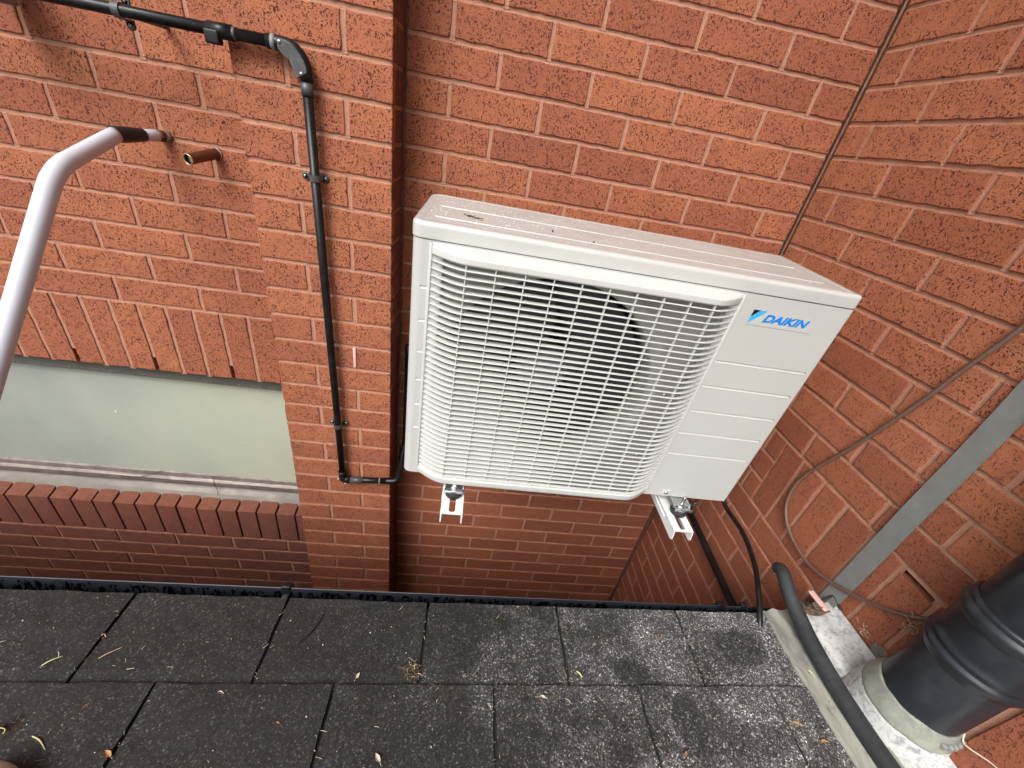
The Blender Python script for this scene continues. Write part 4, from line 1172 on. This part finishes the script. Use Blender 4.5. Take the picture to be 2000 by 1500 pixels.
pth = smooth_path([(-0.008, -0.655, 2.4), (-0.008, -0.650, 0.60), (-0.008, -0.640, -0.20), (-0.008, -0.632, -0.46), (-0.008, -0.6285, -0.522), (-0.0085, -0.603, -0.615), (-0.009, -0.580, -0.706), (-0.009, -0.535, -0.845), (-0.009, -0.490, -0.962), (-0.0095, -0.4735, -1.020), (-0.010, -0.4745, -1.070), (-0.011, -0.492, -1.112), (-0.013, -0.535, -1.143), (-0.0155, -0.605, -1.155), (-0.0175, -0.660, -1.143), (-0.0165, -0.715, -1.115), (-0.013, -0.765, -1.082), (-0.009, -0.800, -1.052), (-0.003, -0.822, -1.028), (0.012, -0.832, -1.012)], 8)
mb.tube(pth, 0.0042, 'brown_cable', 12)
tag(mb.build('brown_cable', offset=Vector((0, -0.6, -1.15))), 'thin brown cable looping down the right brick wall into a hole by the soil pipe', 'cable')
# black pipe low on the right wall, running towards the gutter
lw = empty('waste_pipe', 'black pipe clipped low along the right brick wall, passing behind the gutter', 'waste pipe', (-0.03, -0.4, -1.46))
q0 = lw.location.copy(); mb = MB()
mb.tube([(-0.030, -0.03, -1.432), (-0.030, -0.30, -1.446), (-0.030, -0.55, -1.462), (-0.030, -0.78, -1.475)], 0.0112, 'black_pipe', 18); mb.build('run', lw, offset=q0)
mb = MB()
mb.tube([(-0.0300, -0.185, -1.441), (-0.0300, -0.198, -1.4416)], 0.0136, 'grey_plastic', 20)
for s_ in (-1, 1):
    mb.lathe([(0.0001, 0.005), (0.0075, 0.0048), (0.0080, 0.0)], 'grey_plastic', 16, Matrix.Translation((-0.0005, -0.1915, -1.441+s_*0.0195)) @ Matrix.Rotation(R(-90), 4, 'Y'))
    mb.bevbox((-0.030, -0.199, -1.441+s_*0.0135-0.004), (-0.0005, -0.184, -1.441+s_*0.0135+0.004), 0.001, 'grey_plastic', 1)
c = mb.build('pipe_clip', lw, offset=q0); screw_at((-0.0055, -0.1915, -1.4215), 'X', 0.003, c, q0)
# black drain cable from behind the unit to the roof edge
mb = MB()
mb.tube(smooth_path([(-0.130, -0.30, -1.02), (-0.112, -0.33, -1.13), (-0.102, -0.40, -1.197), (-0.0975, -0.50, -1.2015), (-0.1245, -0.60, -1.1965), (-0.1585, -0.68, -1.2000), (-0.176, -0.726, -1.2165), (-0.180, -0.745, -1.232)], 8), 0.0062, 'black_pipe', 14)
tag(mb.build('drain_tube', offset=Vector((-0.15, -0.5, -1.2))), 'glossy thin black tube curving from behind the unit over the gutter onto the roof', 'tube')
# lagged hose lying along the flashing
mb = MB()
hp = smooth_path([(-0.109, -0.638, -1.158), (-0.112, -0.652, -1.145), (-0.117, -0.672, -1.145), (-0.1165, -0.700, -1.160), (-0.111, -0.736, -1.177), (-0.113, -0.790, -1.187), (-0.117, -0.862, -1.189), (-0.116, -0.930, -1.189), (-0.114, -0.991, -1.186), (-0.108, -1.15, -1.172), (-0.11, -1.5, -1.155)], 8)
rad = [0.0125 if i < 3 else 0.0138+0.0027*min(1, i/40) for i in range(len(hp))]; rad[0] = 0.009
mb.tube(hp, rad, 'hose', 24)
tag(mb.build('black_hose', offset=Vector((-0.11, -0.9, -1.2))), 'thick matt black hose lying between the cream strip and the white band', 'hose')
# pink plastic piece
mb = MB(); M = Matrix.Translation((-0.0315, -0.699, -1.1800)) @ Matrix.Rotation(R(8), 4, 'Z')
mb.bevbox((-0.0072, -0.026, -0.0035), (0.0072, 0.022, 0.0035), 0.0034, 'pink', 3, M)
tag(mb.build('pink_peg', offset=Vector((-0.0315, -0.7, -1.183))), 'small pink plastic peg lying across the dirty end of the white band', 'plastic peg')

# ------------------------------------------------------------------ soil pipe with collar
sp = empty('soil_pipe', 'thick dark grey plastic soil pipe standing against the right wall, with ringed coupling', 'soil pipe', (-0.030, -0.913, -1.19))
so = sp.location.copy(); MS = Matrix.Translation((-0.030, -0.913, 0)) @ Matrix.Diagonal((1.0575, 1.0575, 1, 1))
mb = MB(); mb.lathe([(0.0565, -1.24), (0.0565, -1.15), (0.0565, -0.985), (0.0560, -0.975)], 'soil', 64, MS); mb.build('lower_pipe', sp, offset=so)
mb = MB(); mb.lathe([(0.0565, -0.996), (0.0575, -0.994), (0.0604, -0.990), (0.0610, -0.984), (0.0640, -0.981), (0.0650, -0.976), (0.0642, -0.971), (0.0610, -0.968), (0.0602, -0.964), (0.0624, -0.961), (0.0622, -0.957), (0.0596, -0.953), (0.0594, -0.943), (0.0593, -0.915), (0.0598, -0.905), (0.0608, -0.901), (0.0638, -0.897), (0.0648, -0.892), (0.0648, -0.886), (0.0636, -0.881), (0.0606, -0.878), (0.0600, -0.876), (0.0616, -0.871), (0.0593, -0.868), (0.0565, -0.867)], 'soil', 64, MS); mb.build('coupling', sp, offset=so)
mb = MB(); mb.lathe([(0.0560, -0.868), (0.0562, -0.60), (0.0562, 0.30)], 'soil', 64, MS); mb.build('upper_pipe', sp, offset=so)
mb = MB(); cl = []
for i in range(65):
    pass
def colr(s, t):
    a = 2*math.pi*s; hts = [(-1.150, 0.0712), (-1.146, 0.0722), (-1.142, 0.0716), (-1.132, 0.0685), (-1.118, 0.0640), (-1.1105, 0.0618), (-1.1100, 0.0590)]
    k = t*(len(hts)-1); i = min(int(k), len(hts)-2); f = k-i
    z = hts[i][0]*(1-f)+hts[i+1][0]*f; r_ = hts[i][1]*(1-f)+hts[i+1][1]*f
    r_ *= 1+0.022*noise.noise(Vector((math.cos(a)*3, math.sin(a)*3, z*20))); z += 0.004*noise.noise(Vector((math.cos(a)*2, math.sin(a)*2, 5)))
    return Vector((min(-0.030+r_*math.cos(a), 0.004), -0.913+r_*math.sin(a), z))
def apron(s, t):
    a = 2*math.pi*s; hts = [(-1.200, 0.0820), (-1.190, 0.0790), (-1.175, 0.0745), (-1.150, 0.0715), (-1.146, 0.0690)]
    k = t*(len(hts)-1); i = min(int(k), len(hts)-2); f = k-i
    z = hts[i][0]*(1-f)+hts[i+1][0]*f; r_ = hts[i][1]*(1-f)+hts[i+1][1]*f
    r_ *= 1+0.03*noise.noise(Vector((math.cos(a)*3, math.sin(a)*3, z*14)))*(1-t)
    z += 0.004*noise.noise(Vector((math.cos(a)*2, math.sin(a)*2, 5)))
    return Vector((min(-0.030+r_*math.cos(a), 0.004), -0.913+r_*math.sin(a), z))
mb.grid(apron, 72, 12, 'white_flash')
mb.build('roof_apron', sp, offset=so); mb = MB()
mb.grid(colr, 72, 12, 'collar'); mb.build('roof_collar', sp, offset=so)
mb = MB()
for i in range(9):
    a = R(205+i*9); r_ = 0.060
    M = Matrix.Translation((-0.030+0.067*math.cos(a+R(55)), -0.913+0.067*math.sin(a+R(55)), -1.128)) @ Matrix.Rotation(a, 4, 'Z')
    mb.bevbox((-0.006, -0.005, -0.006), (0.005, 0.005, 0.004+0.003*random.random()), 0.003, 'strap', 2, M)
mb.build('mortar_crumb', sp, offset=so)
# round pale patch of old sealant on the wall above the upstand
mb = MB(); mb.lathe([(0.0001, 0.0030), (0.010, 0.0028), (0.016, 0.0018), (0.0185, 0.0)], 'sill', 24, Matrix.Translation((-0.0002, -0.822, -1.158)) @ Matrix.Rotation(R(-90), 4, 'Y'))
tag(mb.build('sealant_patch', offset=Vector((0, -0.822, -1.158))), 'round pale grey patch on the wall between the white band and the soil pipe', 'sealant patch')

# ------------------------------------------------------------------ debris
def rv(s): return Vector((random.uniform(-s, s), random.uniform(-s, s), random.uniform(-s, s)))
def straw_clump(name, label, cat, c, size, n, mats, flat=(1, 1, 0.4), r_=0.0005, ln=0.02):
    mb_ = MB(); c = Vector(c)
    for i in range(n):
        p = c+Vector((random.gauss(0, size)*flat[0], random.gauss(0, size)*flat[1], abs(random.gauss(0, size))*flat[2]))
        d = rv(1).normalized(); d.z *= 0.45; l_ = ln*random.uniform(.4, 1.1)
        mid = p+d*l_*.5+rv(l_*.18)
        mb_.tube(smooth_path([p, mid, p+d*l_+rv(l_*.1)], 3), r_*random.uniform(.6, 1.4), random.choice(mats), 5)
    return tag(mb_.build(name, offset=c), label, cat)
straw_clump('straw_nest', 'tangle of dry straw where the brown cable enters the wall by the soil pipe', 'straw', (-0.006, -0.836, -1.058), 0.0085, 60, ['straw', 'straw', 'roots'], (0.5, 1, 1.2), 0.00055, 0.022)
straw_clump('root_clump', 'small clump of tangled brown roots on a shingle joint mid roof', 'debris', roofp(-0.792, 0.130, 0.006), 0.0065, 80, ['roots', 'straw', 'roots', 'twig'], (1, 1, 0.5), 0.00045, 0.018)
straw_clump('dirt_clump', 'dark crumbs and roots packed in the open end of the white band', 'debris', (-0.055, -0.716, -1.186), 0.008, 50, ['roots', 'twig', 'twig'], (1, 1, 0.3), 0.0009, 0.012)
straw_clump('web_strands', 'wispy straw and cobweb strands at the foot of the wall beside the white band', 'debris', (-0.008, -0.790, -1.150), 0.010, 26, ['straw', 'root_white'], (0.3, 1.6, 0.8), 0.00035, 0.016)
# moss lump bottom left
mb = MB()
c0 = roofp(-1.352, 0.217, 0.006)
def moss(s, t):
    a = 2*math.pi*s; r_ = 1-t
    x = 0.042*r_*math.cos(a); y = 0.016*r_*math.sin(a); k = noise.noise(Vector((x*90, y*90, 1)))
    ca, sa = math.cos(R(36)), math.sin(R(36))
    return c0+RU*(x*ca-y*sa)*(1+.2*k)-RV*(x*sa+y*ca)*(1+.2*k)+RN*(0.010*math.sqrt(max(0, t))+0.004*k*t-0.004*(1-t))
mb.grid(moss, 30, 10, 'moss'); 
for i in range(60):
    a = random.uniform(0, 6.28); p = moss(a/6.28, random.uniform(.2, .9)); mb.tube([p, p+rv(.006)+RN*.002], 0.0005, random.choice(['roots', 'twig', 'roots']), 4)
tag(mb.build('moss_lump', offset=c0), 'dark brown lump of dead moss lying on the shingles at lower left', 'moss')
def stalk(pts, r_, mat, name, label, cat, group=None):
    mb_ = MB(); P_ = smooth_path(pts, 4); mb_.tube(P_, [r_*(0.6+0.4*math.sin(math.pi*min(1, i/len(P_)+.2))) for i in range(len(P_))], mat, 7)
    return tag(mb_.build(name, offset=Vector(pts[0])), label, cat, group)
stalk([roofp(-1.305, 0.2185, 0.009), roofp(-1.290, 0.2245, 0.011), roofp(-1.276, 0.2345, 0.009)], 0.0010, 'green_stalk', 'grass_stalk', 'pale green stalk lying on the dark shingles right of the moss lump', 'grass stalk')
stalk([roofp(-1.39, 0.2115, 0.019), roofp(-1.355, 0.2125, 0.020), roofp(-1.341, 0.2130, 0.017), roofp(-1.342, 0.2165, 0.012)], 0.0008, 'green_stalk', 'grass_stalk', 'pale green stalk lying on top of the brown moss lump', 'grass stalk')
stalk([roofp(-0.489, 0.1265, 0.010), roofp(-0.484, 0.1315, 0.011), roofp(-0.480, 0.1365, 0.009)], 0.0014, 'green_stalk', 'grass_stalk', 'short bright yellow stalk on the grey shingle in the middle of the roof', 'grass stalk')
stalk([(-0.142, -0.836, -1.2045), (-0.139, -0.842, -1.2035), (-0.137, -0.850, -1.2040)], 0.0012, 'green_stalk', 'grass_stalk', 'short bright yellow stalk on the cream flashing strip beside the black hose', 'grass stalk')
stalk([roofp(-1.370, 0.127, 0.010), roofp(-1.362, 0.120, 0.012), roofp(-1.352, 0.112, 0.010)], 0.0009, 'green_stalk', 'grass_stalk', 'pale stalk near the left edge of the front shingle row', 'grass stalk')
stalk([roofp(-1.118+0.0, 0.115, 0.010)+RU*-0.18, roofp(-1.29, 0.108, 0.011), roofp(-1.275, 0.096, 0.010)], 0.0008, 'straw', 'straw_wisp', 'long straw stem caught along the left shingle joint', 'straw')
stalk([roofp(-1.002, 0.086, 0.0105), roofp(-0.985, 0.066, 0.0120), roofp(-0.976, 0.044, 0.0118), roofp(-0.972, 0.018, 0.0100)], 0.0016, 'twig', 'black_twig', 'curved thin black twig lying on the shingle below the pier', 'twig')
# bleached root on the lower right wall
mb = MB()
mb.tube(smooth_path([(-0.003, -0.968, -1.110), (-0.006, -0.976, -1.121), (-0.006, -0.986, -1.118), (-0.004, -1.005, -1.106), (-0.003, -1.020, -1.100)], 5), [0.0010]*8+[0.0014]*8+[0.001]*5, 'root_white', 7)
mb.tube(smooth_path([(-0.003, -0.972, -1.126), (-0.005, -0.979, -1.123), (-0.006, -0.986, -1.118)], 4), 0.0008, 'root_white', 6)
tag(mb.build('bleached_root', offset=Vector((0, -0.99, -1.11))), 'pale forked dead root stuck to the brick wall under the soil pipe', 'root')
# debris on the lid of the unit
def on_lid(x, y, z=0.0): return UO + AX @ Vector((x, y, z))
mb = MB(); c = on_lid(0.0873, 0.0853)
for i in range(46):
    t_ = random.uniform(-1, 1); p = on_lid(0.0873+t_*0.0155+random.gauss(0, .0012), 0.0853-t_*0.010+random.gauss(0, .0022), 0.0006)
    mb.tube([p, p+AX @ Vector((random.uniform(-.004, .004), random.uniform(-.003, .003), random.uniform(0, .0015)))], random.uniform(.0005, .0011), random.choice(['roots', 'twig', 'straw', 'straw', 'moss']), 5)
tag(mb.build('moss_scrap', offset=c), 'scrap of moss and grit on top of the unit near its left end', 'moss')
for (x, y, lab) in ((0.2277, 0.0826, 'left of two small dark grit specks on the lid of the unit'), (0.2967, 0.0518, 'right of two small dark grit specks on the lid of the unit')):
    mb = MB(); c = on_lid(x, y, 0.0008)
    for k in range(3): mb.bevbox(tuple(c+rv(.0012)-Vector((.0013, .0012, .0008))), tuple(c+rv(.0004)+Vector((.0014, .0013, .0012))), 0.0005, 'twig', 1)
    tag(mb.build('grit_speck', offset=c), lab, 'grit')
# leaves
def leaf(u, v, size, ang, mat, label, curl=0.35, h=0.0105):
    mb_ = MB(); c = roofp(u, v, h); ca, sa = math.cos(ang), math.sin(ang); w0 = random.uniform(0, 9)
    def f(s, t):
        x = (s-0.5)*2; y = (t-0.5)*2; wd = 0.45*(1-abs(x)**1.6)
        X = x*size; Y = y*wd*size; Z = curl*size*(y*y*0.8+x*x*0.3)+0.10*size*noise.noise(Vector((x*3, y*3, w0)))
        return c+RU*(X*ca-Y*sa)+RV*(X*sa+Y*ca)+RN*(Z)
    mb_.grid(f, 8, 6, mat)
    mb_.tube([f(0.97, .5), c+RU*(1.35*size*ca)+RV*(1.35*size*sa)+RN*0.001], 0.0005, mat, 5)
    return tag(mb_.build('dry_leaf', offset=c), label, 'leaf', 'dry leaves scattered on the shingles')
for a in [(-0.093, 0.212, .0075, .4, 'leaf', 'curled brown leaf near the cream strip, the farther of the two there'),
          (-0.059, 0.239, .0075, .1, 'leaf', 'curled brown leaf near the cream strip, the nearer of the two there'),
          (-0.825, 0.251, .0075, .9, 'pale_leaf', 'pale papery leaf at the bottom of the roof, left of the middle'),
          (-0.303, 0.059, .0035, 1.4, 'leaf', 'tiny orange leaf fleck on the pale grey shingle near the gutter'),
          (-0.883, 0.139, .0060, 2.0, 'pale_leaf', 'grey white leaf scrap left of the root clump'),
          (-1.193, 0.241, .0080, .5, 'leaf', 'ragged brown leaf at the bottom edge of the roof on the left'),
          (-1.264, 0.185, .0060, 1.8, 'leaf', 'narrow rusty leaf standing on the dark shingle, lower left'),
          (-1.088, 0.164, .0045, .2, 'pale_leaf', 'small white scrap on the front shingle row, left of centre'),
          (-0.329, 0.252, .0045, 2.3, 'leaf', 'small orange leaf at the bottom of the roof, right of the middle'),
          (-0.655, 0.185, .0040, 1.0, 'pale_leaf', 'pale leaf flake beside the middle shingle joint of the front row'),
          (-0.560, 0.170, .0060, .3, 'pale_leaf', 'buff leaf flake pressed flat on the front row, centre'),
          (-0.985, 0.205, .0028, .3, 'leaf', 'tiny amber leaf speck on the dark front shingle')]:
    leaf(*a)
# litter: flecks, threads and grit nobody could count
mb = MB()
jl = [(0.033-TAB*i, 0.0, EXP) for i in range(1, 6)]+[(-0.1075-TAB*i, EXP, 0.29) for i in range(0, 6)]
for i in range(330):
    if random.random() < .45:
        ju, a, b = random.choice(jl); u = ju+random.gauss(0, .0035); v = a+(b-a)*random.random()**0.6
    else: u = random.uniform(-1.5, -0.03); v = random.uniform(0.002, 0.29)
    c = roofp(u, v, 0.0105 if abs(u) > 0 else 0.01); d = (RU*random.uniform(-1, 1)+RV*random.uniform(-1, 1)).normalized()
    l_ = random.choice([.0015, .002, .003, .003, .005, .008, .011])
    mb.tube(smooth_path([c, c+d*l_*.5+RU*random.uniform(-.3, .3)*l_+RN*.001, c+d*l_], 2), random.uniform(.00018, .00042), random.choice(['straw', 'root_white', 'pale_leaf', 'roots', 'strap']), 4)
for i in range(90):
    u = random.uniform(-1.5, -0.03); v = random.uniform(0.002, 0.29); c = roofp(u, v, 0.0100); s_ = random.uniform(.0004, .0009)
    mb.bevbox((c.x-s_, c.y-s_, c.z-s_), (c.x+s_, c.y+s_, c.z+s_), s_*.4, random.choice(['bracket', 'strap', 'pale_leaf']), 1)
tag(mb.build('roof_litter'), kind='stuff')

# ------------------------------------------------------------------ photographer's shoe at the bottom left corner
mb = MB()
c0 = roofp(-1.302, 0.2545, 0.0)
def toe_w(x): return 0.046*math.sqrt(max(0.0, 1-(1-min(1, x/0.05))**2))*(1-0.1*x)
def shoe(s, t):
    x = 0.27*t*t; ang = 2*math.pi*s; wid = toe_w(x)+0.0005
    hgt = (0.006+0.026*math.sqrt(max(0, 1-(1-min(1, x/0.05))**2))) + 0.10*max(0, x-0.05)
    X = wid*math.cos(ang); Z = hgt*math.sin(ang) if math.sin(ang) > 0 else 0.006*math.sin(ang)
    return c0+RU*X+RV*x+RN*(0.026+Z)
mb.grid(shoe, 36, 30, 'shoe')
shoe_o = empty('shoe', 'toe of a beige suede shoe at the bottom left corner of the roof', 'shoe', c0)
mb.build('upper', shoe_o, offset=c0)
mb = MB()
def sole(s, t):
    x = 0.275*t*t; ang = 2*math.pi*s; wid = toe_w(x)*1.03+0.001
    return c0+RU*(wid*math.cos(ang))+RV*(x-0.002)+RN*(0.018+0.008*max(-1, min(1, math.sin(ang)*2)))
mb.grid(sole, 24, 20, 'rubber'); mb.build('sole', shoe_o, offset=c0)
